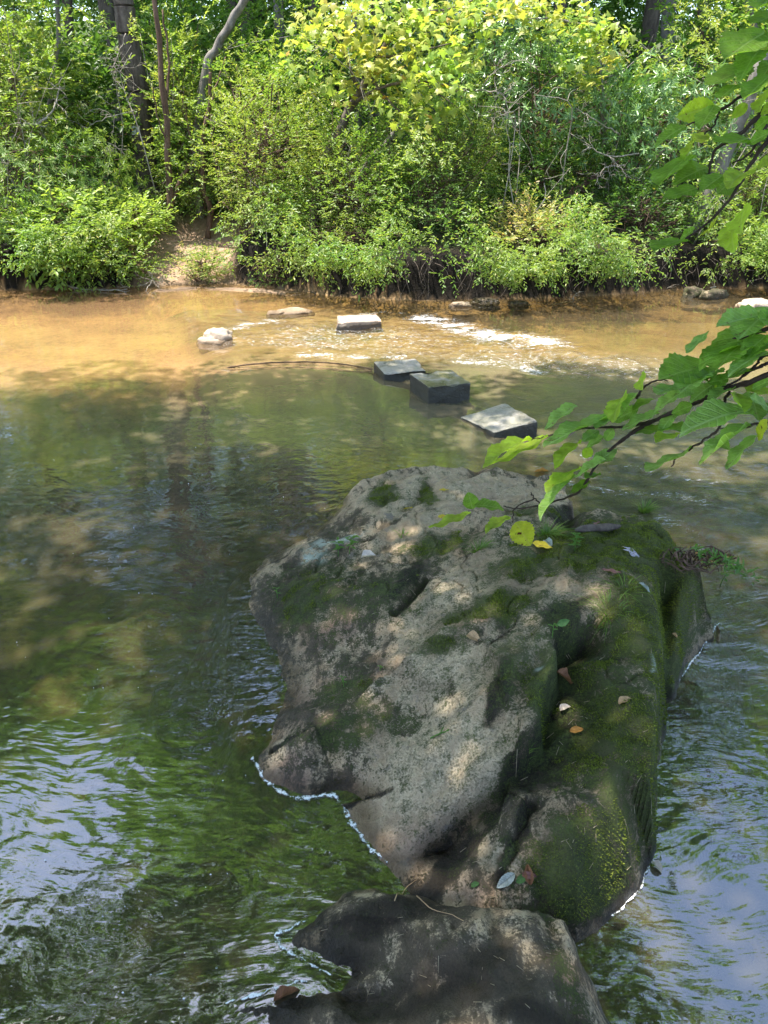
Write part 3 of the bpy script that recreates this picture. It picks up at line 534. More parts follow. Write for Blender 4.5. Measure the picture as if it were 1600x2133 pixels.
B2 = boulder('boulder', OUT2, CTRL2, CREASE2, BLOB2, .0058, .5, dict(k=.06, moss=.0, dark=.54, crack=.003), 'low dark brown boulder in front of the big mossy one, its tip in the water')
def bil(B, x, y):
    u = (x-B['xs'][0])/(B['xs'][1]-B['xs'][0]); v = (y-B['ys'][0])/(B['ys'][1]-B['ys'][0]); i, j = int(u), int(v)
    if not (0 <= i < len(B['xs'])-1 and 0 <= j < len(B['ys'])-1): return -9.
    a, b = u-i, v-j; H = B['H']
    return H[j, i]*(1-a)*(1-b)+H[j, i+1]*a*(1-b)+H[j+1, i]*(1-a)*b+H[j+1, i+1]*a*b
def rock_z(x, y): return max(bil(B1, x, y), bil(B2, x, y))
def hit(px, py):
    """first point of the boulders or the water on the ray through a pixel of the photo"""
    d = ray(px, py); t = .9
    while t < 8:
        p = CAM+d*t
        if p[2] < max(rock_z(p[0], p[1]), 0.0): return p
        t += .004
    return CAM+d*t
def rnormal(x, y, e=.02):
    return nrm(np.array([-(rock_z(x+e, y)-rock_z(x-e, y))/(2*e), -(rock_z(x, y+e)-rock_z(x, y-e))/(2*e), 1.]))

# ---- foam along the waterline
def foam_strip(pts, w, label, n=700):
    q = curve(np.array([[*at_z(a, b, 0.)[:2], 0.] for a, b in pts]), n); T = nrm(np.gradient(q, axis=0)); S = np.stack([-T[:, 1], T[:, 0], T[:, 2]*0], -1)
    s = np.arange(n)/n*len(pts)*2.; ww = w*(.65+.55*noise(s*.7, 3.3)+.2*noise(s*1.5, 1.))*np.sin(np.linspace(.15, PI-.15, n))**.5; off = .010*noise(s*.6, 8.)
    ww = np.clip(ww, .002, 1); V = []; prof = [(-1,.000), (-.6,.003), (0,.0045), (.6,.003), (1,.000)]
    for a, h in prof: V.append(q+S*(off+a*ww/2)[:, None]+np.array([0, 0, 1.])*(h*np.clip(ww/.03, .4, 1)[:, None]+.003))
    V = np.stack(V, 1); k = len(prof); edge = np.repeat(np.array([[1, .35, 0, .35, 1]]), n, 0); i = np.arange((n-1)*(k-1)); r, c = i//(k-1), i % (k-1); a = r*k+c
    me = raw_mesh('foam', V.reshape(-1, 3), np.stack([a, a+1, a+k+1, a+k], -1), np.full(len(a), 4))
    attr(me, 'edge', edge)
    return tag(link('foam', me, M['foam']), label, 'foam', kind='stuff')
foam_strip([(527,1577), (532,1592), (550,1622), (575,1646), (610,1662), (650,1664), (692,1657), (712,1680), (735,1715), (752,1748), (800,1790), (840,1822), (876,1842)], .062, 'thick white line of foam along the left waterline of the big boulder')
foam_strip([(1500,1298), (1478,1328), (1462,1352), (1432,1392), (1404,1442)], .022, 'thin white foam line under the right flank of the big boulder')
foam_strip([(1352,1812), (1332,1852), (1300,1888), (1258,1918), (1215,1942)], .020, 'thin foam line under the dark mossy end of the big boulder')
foam_strip([(640,1920), (600,1938), (575,1950), (585,1972), (610,1988), (650,2012), (690,2032)], .036, 'thin foam around the notch of the dark boulder')
foam_strip([(640,2046), (590,2056), (555,2066), (510,2080), (470,2092)], .028, 'pale foam line beside the tip of the dark boulder')
# ------------------------------------------------------------------ stepping stones and rocks
import bmesh
def block(top, thick, label, group, seed, inward=0.0):
    """top: four corners (px, py, z) clockwise from the far left; a rough cut slab under them"""
    t = np.array(top, float); T = at_z(t[:, 0], t[:, 1], t[:, 2]); c = T.mean(0)
    bm = bmesh.new(); vt = [bm.verts.new(p) for p in T]; vb = [bm.verts.new((c[0]+(p[0]-c[0])*(1+inward), c[1]+(p[1]-c[1])*(1+inward), p[2]-thick)) for p in T]
    bm.faces.new(vt); bm.faces.new(vb[::-1])
    for k in range(4): bm.faces.new((vt[(k+1) % 4], vt[k], vb[k], vb[(k+1) % 4]))
    bmesh.ops.recalc_face_normals(bm, faces=bm.faces)
    bmesh.ops.bevel(bm, geom=bm.edges[:], offset=.014, segments=2, profile=.6, affect='EDGES')
    bmesh.ops.triangulate(bm, faces=bm.faces); 
    for _ in range(4): bmesh.ops.subdivide_edges(bm, edges=[e for e in bm.edges if e.calc_length() > .035], cuts=1, use_grid_fill=True); bmesh.ops.triangulate(bm, faces=bm.faces)
    bm.normal_update(); V = np.array([v.co for v in bm.verts]); N = np.array([v.normal for v in bm.verts])
    d = .006*fbm(V[:, 0]*7+seed, V[:, 1]*7, V[:, 2]*7, 4)+.045*np.minimum(0, noise(V[:, 0]*6, V[:, 1]*6+seed, V[:, 2]*6)+.12)
    for v, n, x in zip(bm.verts, N, d): v.co += Vector(n*x)
    me = bpy.data.meshes.new('stepping_stone'); bm.to_mesh(me); bm.free(); me.polygons.foreach_set('use_smooth', np.ones(len(me.polygons), bool))
    V = np.array([v.co for v in me.vertices]); hz = V[:, 2]-T[:, 2].min()
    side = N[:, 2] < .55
    attr(me, 'pink', np.full(len(V), 1. if 'pink' in label else 0.)); attr(me, 'reflect_tint', np.where(side, .3, {3.: 1., 4.: .45, 2.: .35}.get(seed, 0.)))  # strength of the painted reflection on each stone
    attr(me, 'wet', np.clip(np.where(side, .97, 0.0+.35*sstep(.1, .45, noise(V[:, 0]*3+seed, V[:, 1]*3, 2.))), 0, 1) if 'pink' not in label else np.where(side & (V[:, 2] < .04), .8, .05))  # sides near black: wet stone with backlit shade painted in
    return tag(link('stepping_stone', me, M['block']), label, 'stepping stone', group)
SG = 'stepping stones across the stream'
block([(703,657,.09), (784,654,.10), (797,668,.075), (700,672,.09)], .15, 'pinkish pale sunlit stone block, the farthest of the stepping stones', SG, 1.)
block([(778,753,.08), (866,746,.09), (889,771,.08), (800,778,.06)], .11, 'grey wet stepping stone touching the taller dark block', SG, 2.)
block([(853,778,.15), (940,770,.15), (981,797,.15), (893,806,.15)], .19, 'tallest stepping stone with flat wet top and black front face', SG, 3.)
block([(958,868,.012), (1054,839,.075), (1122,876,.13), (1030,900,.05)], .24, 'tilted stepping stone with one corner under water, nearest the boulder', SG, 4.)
def rock(px, py, z, rx, ry, rz, label, seed, mat='palerock', group=None, sub=40, name='rock', angle=0.):
    c = at_z(px, py, z); th, ph = np.meshgrid(np.linspace(0, 2*PI, sub, endpoint=False), np.linspace(.02, PI-.02, sub//2))
    u = np.stack([np.sin(ph)*np.cos(th), np.sin(ph)*np.sin(th), np.cos(ph)], -1)
    q = np.sign(u)*np.abs(u)**.72; r = 1+.22*fbm(u[..., 0]*1.6+seed, u[..., 1]*1.6, u[..., 2]*1.6, 4)
    V = q*r[..., None]*np.array([rx, ry, rz]); ca, sa = math.cos(angle), math.sin(angle)
    V = np.stack([V[..., 0]*ca-V[..., 1]*sa, V[..., 0]*sa+V[..., 1]*ca, V[..., 2]], -1)+np.array([c[0], c[1], z-rz*.75])
    n, k = V.shape[:2]; i = np.arange((n-1)*k); a, b = i//k, i % k; b2 = (b+1) % k
    L = np.concatenate([np.stack([a*k+b, (a+1)*k+b, (a+1)*k+b2, a*k+b2], -1).ravel(), np.arange(k), (n-1)*k+np.arange(k)[::-1]])
    me = raw_mesh(name, V.reshape(-1, 3), L, np.concatenate([np.full(len(i), 4), [k, k]])); Z = V.reshape(-1, 3)[:, 2]
    attr(me, 'wet', sstep(.05, .02, Z))
    if mat == 'rock':
        for s in ('moss', 'bare', 'pink', 'dark', 'lichen'): attr(me, s, np.full(len(Z), {'dark': .95, 'moss': .4}.get(s, 0.)))
    return tag(link(name, me, M[mat]), label, 'rock', group)
rock(455, 690, .10, .16, .12, .12, 'bright pale rounded rock standing out of the orange shallows', 1.)
rock(440, 706, .035, .17, .10, .09, 'low brown rock at the foot of the pale rounded rock in the shallows', 2.)
rock(614, 646, .022, .26, .14, .06, 'flat pale rock barely breaking the water below the sandy landing', 3.)
rock(575, 650, .015, .13, .09, .06, 'small flat rock beside the flat pale one in the shallows', 4.)
rock(1578, 630, .09, .24, .18, .14, 'tan flat topped rock in the water at the right edge', 5., 'palerock')
rock(1447, 603, .10, .16, .12, .12, 'brown rock at the foot of the bank among dead twigs', 6., 'rock')
rock(1490, 606, .10, .22, .09, .10, 'grey slab leaning at the waterline beside the brown bank rock', 7., 'rock', angle=.5)
rock(1010, 624, .022, .20, .10, .08, 'flat tan stone under the dark undercut bank', 8., 'rock')
rock(1080, 629, .014, .14, .08, .06, 'small tan stone between driftwood at the waterline', 9., 'rock')
rock(960, 632, .03, .16, .09, .06, 'low wet stone under the hanging dead twigs', 10.)
# dim stones on the bed near the boulder
for k, (px, py, z, r, lb) in enumerate([(430,1450,-.30,.26,'dim brown stone under water beside the pink lobe of the boulder'), (330,1640,-.28,.30,'large dim stone under water in the left pool'), (420,1790,-.22,.20,'brown stone under water below the foam line'), (180,1850,-.22,.24,'dark stone under water near the left edge'),
    (1480,1560,-.22,.25,'brown stone under the rippled water right of the boulder'), (1420,1900,-.2,.2,'small dim stone under the shaded water at lower right')]):
    rock(px, py, z, r, r*.75, r*.5, lb, 20.+k, 'rock', 'stones on the stream bed', sub=28)

# ------------------------------------------------------------------ leaves of their own
def blade_mesh(name, mat, wid=.62, fold=.12, curl=.16, teeth=.05, seed=0, edge=0., n=14, m=7, hole=None):
    t = np.linspace(0, 1, n); hw = wid/2*np.sin(PI*t**.82)**.75; hw[0] = .012; hw[-1] = .004
    V = []
    for i in range(n):
        for j in range(m):
            s = -1+2*j/(m-1); w_ = hw[i]*(1+(teeth*(1 if i % 2 else -1) if abs(s) > .95 else 0)); y = s*w_
            z = fold*abs(y)-curl*t[i]**2+edge*s*s*hw[i]+.035*math.sin(t[i]*14+seed)*abs(s)+.02*math.sin(seed*3+t[i]*5)*s
            V.append((t[i], y, z))
    i = np.arange((n-1)*(m-1)); r, c = i//(m-1), i % (m-1); a = r*m+c
    me = raw_mesh(name, V, np.stack([a, a+m, a+m+1, a+1], -1), np.full(len(a), 4)); me.materials.append(M[mat]); return me
def maple_mesh(name, mat):
    tv, tl, ts = T_MAPLE; V = tv*1.0; V[:, 2] += .07*np.sin(V[:, 1]*5)+.05*V[:, 0]; me = raw_mesh(name, V, tl, ts, False); me.materials.append(M[mat]); return me
def basis(p, axis, normal, L, W=1.0):
    A = nrm(axis); S = nrm(np.cross(normal, A)); N = np.cross(A, S)
    return Matrix(((A[0]*L, S[0]*L*W, N[0]*L, p[0]), (A[1]*L, S[1]*L*W, N[1]*L, p[1]), (A[2]*L, S[2]*L*W, N[2]*L, p[2]), (0, 0, 0, 1)))
LF = {k: blade_mesh('fallen_leaf', k, w_, f, c, .03, s, e) for s, (k, w_, f, c, e) in enumerate([('f_yellow',.6,.1,.05,.1), ('f_rose',.42,.15,.0,.15), ('f_brown',.45,.3,.12,.7), ('f_tan',.62,.1,.25,.7), ('f_pale',.6,.3,.1,.8), ('f_grey',.45,.5,.05,.1), ('f_green',.5,.2,.1,.1), ('f_orange',.5,.2,.1,.4)])}
LF['f_mauve'] = maple_mesh('fallen_leaf', 'f_mauve')
FG = 'leaves fallen on the boulders'
for k, bx, by, tx, ty, up, lb in [
    ('f_yellow',1108,1135,1150,1144,.25,'bright yellow leaf lying flat below the hanging yellow green leaf'), ('f_mauve',1312,1160,1345,1148,.1,'pale mauve lobed leaf on the green moss'),
    ('f_rose',1253,1191,1294,1199,.1,'rose red pointed leaf lying on the moss'), ('f_grey',1329,1218,1353,1237,.3,'folded silvery grey leaf near the dark groove'), ('f_pale',753,1165,783,1158,.5,'pale pinkish white curled leaf on dark moss'),
    ('f_brown',1160,1404,1194,1426,.5,'red brown curled leaf caught in the cleft'), ('f_pale',1168,1484,1190,1474,.3,'small pale leaf at the lower cleft'), ('f_tan',1290,1470,1315,1456,.6,'cupped tan leaf standing on the moss slab'),
    ('f_orange',1186,1527,1215,1521,.2,'orange tan leaf on the bare part of the slab'), ('f_tan',975,1326,1000,1336,.2,'thin tan leaf on the pale middle of the boulder'), ('f_brown',1105,1845,1098,1800,.5,'dark red leaf standing in the gap between the boulders'),
    ('f_rose',1085,1822,1118,1826,.6,'dull red folded leaf behind the green one in the gap'), ('f_grey',1072,1822,1034,1852,.3,'broad grey green leaf in the gap between the boulders'), ('f_green',1075,1840,1100,1822,.3,'dark green leaf in the gap between the boulders'),
    ('f_brown',572,2092,626,2062,.4,'long red brown leaf on the tip of the dark boulder'), ('f_pale',1353,1796,1376,1820,.3,'pale leaf at the waterline on the right'), ('f_orange',1114,986,1142,982,.3,'small orange leaf on the far end of the boulder'),
    ('f_tan',1399,1322,1410,1330,.3,'tiny tan leaf in the groove beside the knob'), ('f_orange',1448,1160,1462,1152,.5,'small orange brown leaf above the root clump'), ('f_rose',1236,1098,1250,1090,.4,'small curled brown leaf behind the stick'),
    ('f_green',1404,1146,1424,1158,.3,'smooth green leaf at the rim of the boulder'), ('f_green',1158,1302,1186,1294,.5,'small fresh green leaf at the head of the cleft'), ('f_yellow',912,1080,932,1078,.2,'small yellow brown leaf on the pale rock'),
    ('f_yellow',916,1025,936,1022,.1,'dull yellow leaf on the bare far part of the rock'), ('f_yellow',842,1064,860,1060,.2,'yellow leaf in the shallow groove of the pale rock'), ('f_grey',1137,1128,1150,1140,.4,'small grey leaf beside the bright yellow leaf'), ('f_green',984,1848,1000,1842,.4,'small green leaf where the boulders meet')]:
    p, q = hit(bx, by), hit(tx, ty); n_ = rnormal(*((p+q)/2)[:2]); L = max(np.linalg.norm(q-p), .02); A = q-p
    if up > .2: n_ = nrm(n_+up*.5*np.array([random.uniform(-.5, .5), -.6, .2]))
    o = bpy.data.objects.new('fallen_leaf', LF[k]); COL.objects.link(o); o.matrix_world = basis(p+n_*.006+np.array([0, 0, .004]), A, n_, L*(.72 if k == 'f_mauve' else 1.)); tag(o, lb, 'leaf', FG)
# moss: short blades standing on the mossy parts
mr = np.random.default_rng(77); xs, ys, H, ms = B1['xs'], B1['ys'], B1['H'], B1['moss']; I = np.argwhere((ms+.5*fbm(np.meshgrid(xs, ys)[0]*9, np.meshgrid(xs, ys)[1]*9, 2., 3) > .85) & (H > .05)); I = I[mr.integers(0, len(I), 70000)]
mx, my = xs[I[:, 1]]+mr.uniform(-.003, .003, len(I)), ys[I[:, 0]]+mr.uniform(-.003, .003, len(I)); gyy, gxx = np.gradient(H, ys[1]-ys[0], xs[1]-xs[0]); mn = nrm(np.stack([-gxx[I[:, 0], I[:, 1]], -gyy[I[:, 0], I[:, 1]], np.ones(len(I))], -1)); tuftn = .5+.8*(noise(mx*14, my*14, 5.)+.3)
MP = np.stack([mx, my, H[I[:, 0], I[:, 1]]-.001], -1); MA = mn+mr.normal(size=(len(I), 3))*.55; mb = MB(); mb.add(*leaves(T_OVAL, MP, MA, mr.normal(size=(len(I), 3)), np.clip(tuftn, .3, 1.4)*mr.uniform(.005, .011, len(I)), .9))
tag(mb.build('moss', M['mossblade']), 'short green moss on the right side and shoulders of the big boulder', 'moss', kind='stuff')
# short straws and needles lying about
mb = MB()
for k in range(230):
    p = hit(random.uniform(560, 1400), random.uniform(1120, 2110)) if k < 190 else hit(random.uniform(1150, 1380), random.uniform(1350, 1760))
    if p[2] < .03: continue
    a = random.uniform(0, PI); l = random.uniform(.008, .026); d = np.array([math.cos(a), math.sin(a), 0])*l; e = p+d; e[2] = rock_z(e[0], e[1]); p[2] = rock_z(p[0], p[1])
    mb.tube([p+[0, 0, .003], e+[0, 0, .004]], [.0011, .0008], 3)
lit = tag(mb.build('litter', M['f_tan'] if False else bark('straw', (.30,.22,.12), (.62,.52,.36), 60)), 'short pale straws and needles scattered over the boulders', 'litter', kind='stuff')
mb = MB(); th = np.arange(6)*PI/3
for k in range(60):
    px, py = random.choice([(random.uniform(0, 520), random.uniform(900, 2120)), (random.uniform(0, 700), random.uniform(950, 1500)), (random.uniform(80, 520), random.uniform(1750, 2120))]); c = at_z(px, py, .006); r = random.uniform(.0014, .0036)
    if rock_z(c[0], c[1]) > -.03: continue
    mb.add(np.concatenate([np.stack([c[0]+r*np.cos(th), c[1]+r*.7*np.sin(th), np.full(6, .0045)], -1), np.stack([c[0]+.6*r*np.cos(th), c[1]+.45*r*np.sin(th), np.full(6, .0075)], -1)]), sum([[j, (j+1) % 6, 6+(j+1) % 6, 6+j] for j in range(6)], [])+list(range(6, 12)), [4]*6+[6])
tag(mb.build('floating_debris', M['foam']), 'tiny pale specks drifting on the pool', 'specks', kind='stuff')

# ------------------------------------------------------------------ sticks, grass, seedlings on the boulder
def along(pts, n, lift=0.):
    q = np.array([hit(a, b) for a, b in pts]); q = curve(q, n); q[:, 2] = np.array([max(rock_z(x, y), 0.) for x, y, _ in q])+lift; return q
mb = MB(); q = np.array([hit(1196, 1112), hit(1292, 1104)]); q[:, 2] += .022; q = np.linspace(q[0], q[1], 16); mb.tube(q, np.array([.003, .008, .011, .013, .013, .014, .015, .014, .016, .016, .017, .016, .015, .014, .012, .004]), 10, rough=1.1)
tag(mb.build('stick', M['bark']), 'short weathered brown stick lying across the moss', 'stick')
mb = MB(); mb.tube(along([(896,1541), (915,1532), (934,1524)], 8, .006), [.003]*8, 5); mb.tube(along([(918,1531), (924,1520)], 5, .012), [.002]*5, 5)
tag(mb.build('stick', M['sprig']), 'tiny green twig on the pale rock below the cleft', 'twig')
mb = MB(); mb.tube(along([(868,1870), (905,1900), (965,1922)], 12, .008), np.linspace(.0022, .001, 12), 4)
tag(mb.build('straw', M['f_tan']), 'long thin straw lying on the dark front boulder', 'straw')
mb = MB(); mb.tube(along([(822,1880), (840,1862), (866,1838)], 8, .008), np.linspace(.0018, .001, 8), 4)
tag(mb.build('straw', M['f_tan']), 'bent straw at the seam where the two boulders meet', 'straw')
mb = MB(); mb.tube([hit(1175, 915)+[0, 0, .0], hit(1196, 912)+[0, 0, .05]], [.006, .004], 6)
tag(mb.build('stick', M['bark']), 'dark stub of wood poking out of the rapid', 'stick')
def tuft(px, py, n, h, spread, label, mat='grassblade', lean=(0, 0), wid=.0034, droop=.5, cat='grass tuft'):
    c = hit(px, py); mb = MB()
    for k in range(n):
        a = random.uniform(0, 2*PI); r = spread*random.random()**.7*.45; b = c+np.array([r*math.cos(a), r*math.sin(a), 0.]); zz = rock_z(b[0], b[1]); b[2] = (zz if zz > -1 else 0)-.004
        o = np.array([math.cos(a), math.sin(a), 0])*spread*random.uniform(.3, 1.2)+np.array([*lean, 0])*h; hh = h*random.uniform(.5, 1.1); t = np.linspace(0, 1, 5)[:, None]
        P = b+o*t**1.6+np.array([0, 0, 1.])*hh*(t-droop*.55*t**3); w_ = wid*(1-.85*t[:, 0]); S = np.array([-math.sin(a+.6), math.cos(a+.6), 0])
        V = np.stack([P-S*w_[:, None], P+np.array([0, 0, .3])*w_[:, None], P+S*w_[:, None]], 1).reshape(-1, 3); i = np.arange(4)
        mb.add(V, np.concatenate([np.stack([3*i+j, 3*i+j+1, 3*i+j+4, 3*i+j+3], -1).ravel() for j in (0, 1)]), [4]*8)
    return tag(mb.build('grass_tuft', M[mat]), label, cat, 'grass tufts on the boulder')
tuft(1342, 1066, 110, .085, .07, 'bright green grass tuft on the far rim of the boulder', lean=(.15, 0))
tuft(1140, 1112, 90, .07, .10, 'fine green grass beside the dark notch in the boulder', lean=(.2, 0))
tuft(998, 1145, 60, .065, .07, 'grey green wispy tuft in the middle of the pale rock')
tuft(1268, 1278, 34, .07, .14, 'loose wispy grass over the head of the cleft', droop=1.4, wid=.0028)
tuft(838, 1115, 24, .05, .05, 'thin sparse tuft on the left shoulder of the boulder', wid=.0028)
tuft(1480, 1215, 60, .07, .09, 'ragged grass hanging on the right rim of the boulder', lean=(.5, -.1), droop=1.2)
tuft(1300, 1230, 30, .045, .10, 'low thin grass between the fallen leaves on the moss', wid=.0026, droop=1.2)
tuft(1100, 1560, 20, .02, .03, 'tiny sprigs of grass on the lower slab', wid=.0012)
def seedling(px, py, h, n, label, L=.03, lean=0.):
    b = hit(px, py); r = empty('seedling', b, label, 'seedling', 'seedlings on the boulder'); t = np.linspace(0, 1, 6)[:, None]
    P = b+np.array([lean, 0, 0])*h*t**2+np.array([0, 0, 1.])*h*t; mb = MB(); mb.tube(P, np.linspace(.0022, .0012, 6), 5); mb.build('stem', M['sprig'], r); me = SEED
    for k in range(n):
        f = .35+.65*(k+1)/n; p = P[0]+(P[-1]-P[0])*f; a = k*2.4+px; A = np.array([math.cos(a), math.sin(a), .25]); o = bpy.data.objects.new('leaf', me); COL.objects.link(o); o.parent = r; o.matrix_parent_inverse = r.matrix_basis.inverted()
        o.matrix_basis = basis(p, A, (0, 0, 1), L*random.uniform(.7, 1.15))
    return r
SEED = blade_mesh('leaf', 'sprig', .38, .2, .25, .0, 2, n=6, m=3)
seedling(1197, 1150, .095, 14, 'upright leafy green seedling in front of the stick', .034)
seedling(705, 1160, .10, 9, 'slender seedling beside the white lichen streak', .042)
seedling(728, 1155, .11, 9, 'taller seedling at the end of the lichen streak', .044, .2)
seedling(578, 1246, .06, 5, 'small lone seedling on the dark left shoulder', .025)
seedling(716, 1430, .05, 5, 'tiny seedling on the pinkish middle rock', .02)
seedling(1150, 1330, .07, 3, 'thin sprout at the head of the cleft', .03)
seedling(1500, 1222, .10, 5, 'tall thin seedling leaning out over the right rim', .035, .3)
seedling(792, 1398, .03, 3, 'minute sprout on the bare rock', .018)
# root clump on the right rim
c = hit(1428, 1178); rc = empty('root_clump', c, 'tangle of brown roots with leafy sprigs on the right rim of the boulder', 'root clump'); mb = MB()
for k in range(46):
    a0 = random.uniform(0, 2*PI); R = random.uniform(.03, .10); q = [c+np.array([R*math.cos(a0+s)*1.25+.05*(k % 3), R*.8*math.sin(a0+s)-.02*(k % 4)+.03, .02+.05*random.random()-.012*abs(s)]) for s in np.linspace(0, random.uniform(1.2, 3.), 8)]; mb.tube(q, np.linspace(.0045, .0018, 8)*random.uniform(.5, 1.2), 5)
mb.build('root', M['barkred'], rc)
P, A, N = [], [], []
for k in range(120):
    f = random.random(); p = c+np.array([.02+.24*f, -.14*f+random.uniform(-.05, .05), .05-.05*f+random.uniform(0, .05)]); P.append(p); A.append((random.uniform(-.3, 1), random.uniform(-1, .5), random.uniform(-.3, .7))); N.append((random.uniform(-.4, .4), random.uniform(-.6, .2), 1))
mb = MB(); mb.add(*leaves(T_LONG, P, np.array(A), np.array(N), RNG.uniform(.02, .05, len(P)))); mb.build('foliage', M['sprig'], rc)

# ------------------------------------------------------------------ the leafy branches reaching in from the right
BL = {}
for s, (k, wd, fo, cu) in enumerate([('alder',.66,.18,.14), ('alderdark',.78,.10,.10), ('alderlit',.66,.15,.12), ('alderyellow',.70,.10,.12)]): BL[k] = [blade_mesh('leaf', k, wd*w2, fo*f2, cu*c2, .07, s*1.3+sd, .08, 19, 7) for w2, f2, c2, sd in ((1, 1, 1, 0), (.86, 1.9, 1.9, 2.1), (.94, .5, -.7, 4.4), (.78, 2.4, .6, 5.7))]
def branch(label, twigs, lvs, dfun, conv):
    first = conv(*twigs[0][0][0]); root = empty('leafy_branch', at_d(*first, dfun(first[0])), label, 'branch')
    for pts, r0, r1 in twigs:
        q = [at_d(*(pq := conv(a, b)), dfun(pq[0])) for a, b in pts]; q = curve(q, 6*len(q)); q = q+.0025*np.stack([noise(np.arange(len(q))*.45, k*3.1+r0*900) for k in range(3)], -1)
        mb = MB(); R = np.linspace(r0, r1, len(q)); R = R*(1+.35*(np.arange(len(q)) % 7 == 3)); mb.tube(q, R, 7); mb.build('twig', M['twig'], root)
    for k, (bx, by, tx, ty, wpx, kind) in enumerate(lvs):
        b, t = conv(bx, by), conv(tx, ty); rnd = random.Random(k*7+len(lvs)); db = dfun(b[0])+rnd.uniform(-.03, .03); p = at_d(*b, db); q = at_d(*t, db+rnd.uniform(-.05, .02)); A = q-p; L = np.linalg.norm(A)
        me = BL[kind][k % 4]; full = .66*L; app = wpx/2.667/FPX*db if conv is not conv5b else wpx/2.222/FPX*db; W = 1.0
        if app > full: W = min(app/full, 1.3); roll = 0.
        else: roll = math.acos(max(app/full, .22))
        view = nrm(p-CAM); n0 = nrm(-view-np.dot(-view, nrm(A))*nrm(A)); s0 = np.cross(nrm(A), n0); sg = 1 if n0[2]*math.cos(roll)+s0[2]*math.sin(roll) > n0[2]*math.cos(roll)-s0[2]*math.sin(roll) else -1
        N = n0*math.cos(roll)+sg*s0*math.sin(roll); o = bpy.data.objects.new('leaf', me); COL.objects.link(o); o.parent = root; o.matrix_parent_inverse = root.matrix_basis.inverted(); o.matrix_basis = basis(p, A, N, L, W)
    return root
conv5 = lambda x, y: (1000+x/2.667, 560+y/2.667)
conv4 = lambda x, y: (1000+x/2.667, y/2.667)
conv5b = lambda x, y: (880+x/2.222, 560+y/2.222)
a, d, l, y = 'alder', 'alderdark', 'alderlit', 'alderyellow'
low = lambda px: 1.02+max(0, 1600-px)/700*.36
tw = [([(2500,300), (2000,430), (1600,590), (1400,660), (1200,740), (1000,830), (860,870), (700,880), (560,885)], .0048, .0014), ([(1000,830), (860,900), (740,990), (650,1090), (560,1230), (480,1270), (360,1310), (210,1332), (130,1318)], .0028, .0010), ([(940,850), (830,930), (730,1000)], .002, .001),
      ([(2100,200), (1600,335), (1400,400), (1280,470)], .004, .0014), ([(1600,520), (1500,570), (1400,635), (1340,660)], .0024, .001), ([(1390,680), (1360,730), (1330,880), (1260,940), (1170,1000), (1100,1045), (1060,1100)], .0024, .0009), ([(870,720), (900,670), (960,625), (1040,618)], .0022, .0009),
      ([(560,885), (380,930), (280,950)], .0014, .0008), ([(2000,620), (1700,780), (1600,850), (1530,860), (1480,880), (1330,885)], .003, .001), ([(2000,450), (1600,480), (1540,530), (1450,600)], .003, .001), ([(330,1300), (290,1260), (285,1240)], .0012, .0008)]
lv = [(1250,545,1005,590,150,d), (1500,790,1140,820,130,a), (1265,345,1155,480,60,a), (1560,260,1320,300,110,a), (1640,215,1420,345,100,a), (1570,340,1200,480,70,d), (1680,290,1530,280,100,d), (1590,370,1450,490,100,d), (1450,420,1300,540,110,d), (1600,465,1380,535,80,a), (1480,550,1370,630,80,d), (540,760,355,882,80,a), (720,830,340,940,45,a), (285,945,0,1032,32,l), (380,930,70,1115,30,l),
      (870,690,790,790,50,a), (880,780,730,840,80,a), (960,720,840,772,30,d), (1090,640,975,712,90,a), (1115,690,960,790,80,a), (1195,650,1080,705,80,a), (1300,640,1165,720,85,a), (1360,585,1295,662,75,l), (1410,660,1265,722,60,a), (1000,800,785,872,50,a), (1095,790,990,890,80,a), (880,885,990,915,65,d), (990,890,1195,890,50,d), (1085,915,980,940,40,l), (740,885,690,965,70,a), (655,895,570,965,70,a), (685,930,590,990,60,a),
      (620,995,570,1052,60,l), (560,960,395,1062,45,l), (640,1075,758,1010,80,a), (700,1060,522,1152,60,a), (550,1108,355,1212,42,l), (535,1150,288,1332,60,a), (605,1175,505,1252,45,d), (655,1140,585,1160,35,d), (900,585,885,662,40,l), (800,705,708,805,45,l), (1165,1000,932,1152,60,a), (1500,868,1205,1062,42,a), (1545,925,1350,1092,58,a), (1595,835,1530,950,60,y), (1475,640,1610,705,75,l), (1420,695,1475,785,85,l), (1500,690,1560,832,95,d), (1300,940,1385,990,62,d),
      (1610,770,1490,722,60,a), (1330,560,1200,610,70,d), (1240,600,1110,650,60,a), (1640,400,1500,440,90,d), (1380,610,1260,640,60,d), (760,830,640,870,50,a), (1180,760,1060,800,60,d), (1620,620,1500,660,70,a)]
low5b = [(232,1112,212,1033,62,d), (240,1095,378,1092,48,d), (225,1130,38,1215,36,l), (402,1150,290,1212,60,l), (432,1172,500,1282,112,y)]
br = branch('long leafy branch reaching in low over the boulder, one yellow leaf at its tip', tw, lv, low, conv5)
b2 = branch('tmp', [([(520,1060), (430,1110), (420,1175)], .0014, .0009)], low5b, low, conv5b)
for o in list(b2.children):
    mw = b2.matrix_basis @ o.matrix_parent_inverse @ o.matrix_basis if False else None
    o.parent = br; o.matrix_parent_inverse = br.matrix_basis.inverted()
bpy.data.objects.remove(b2)
hi = lambda px: .98+max(0, 1600-px)/700*.25
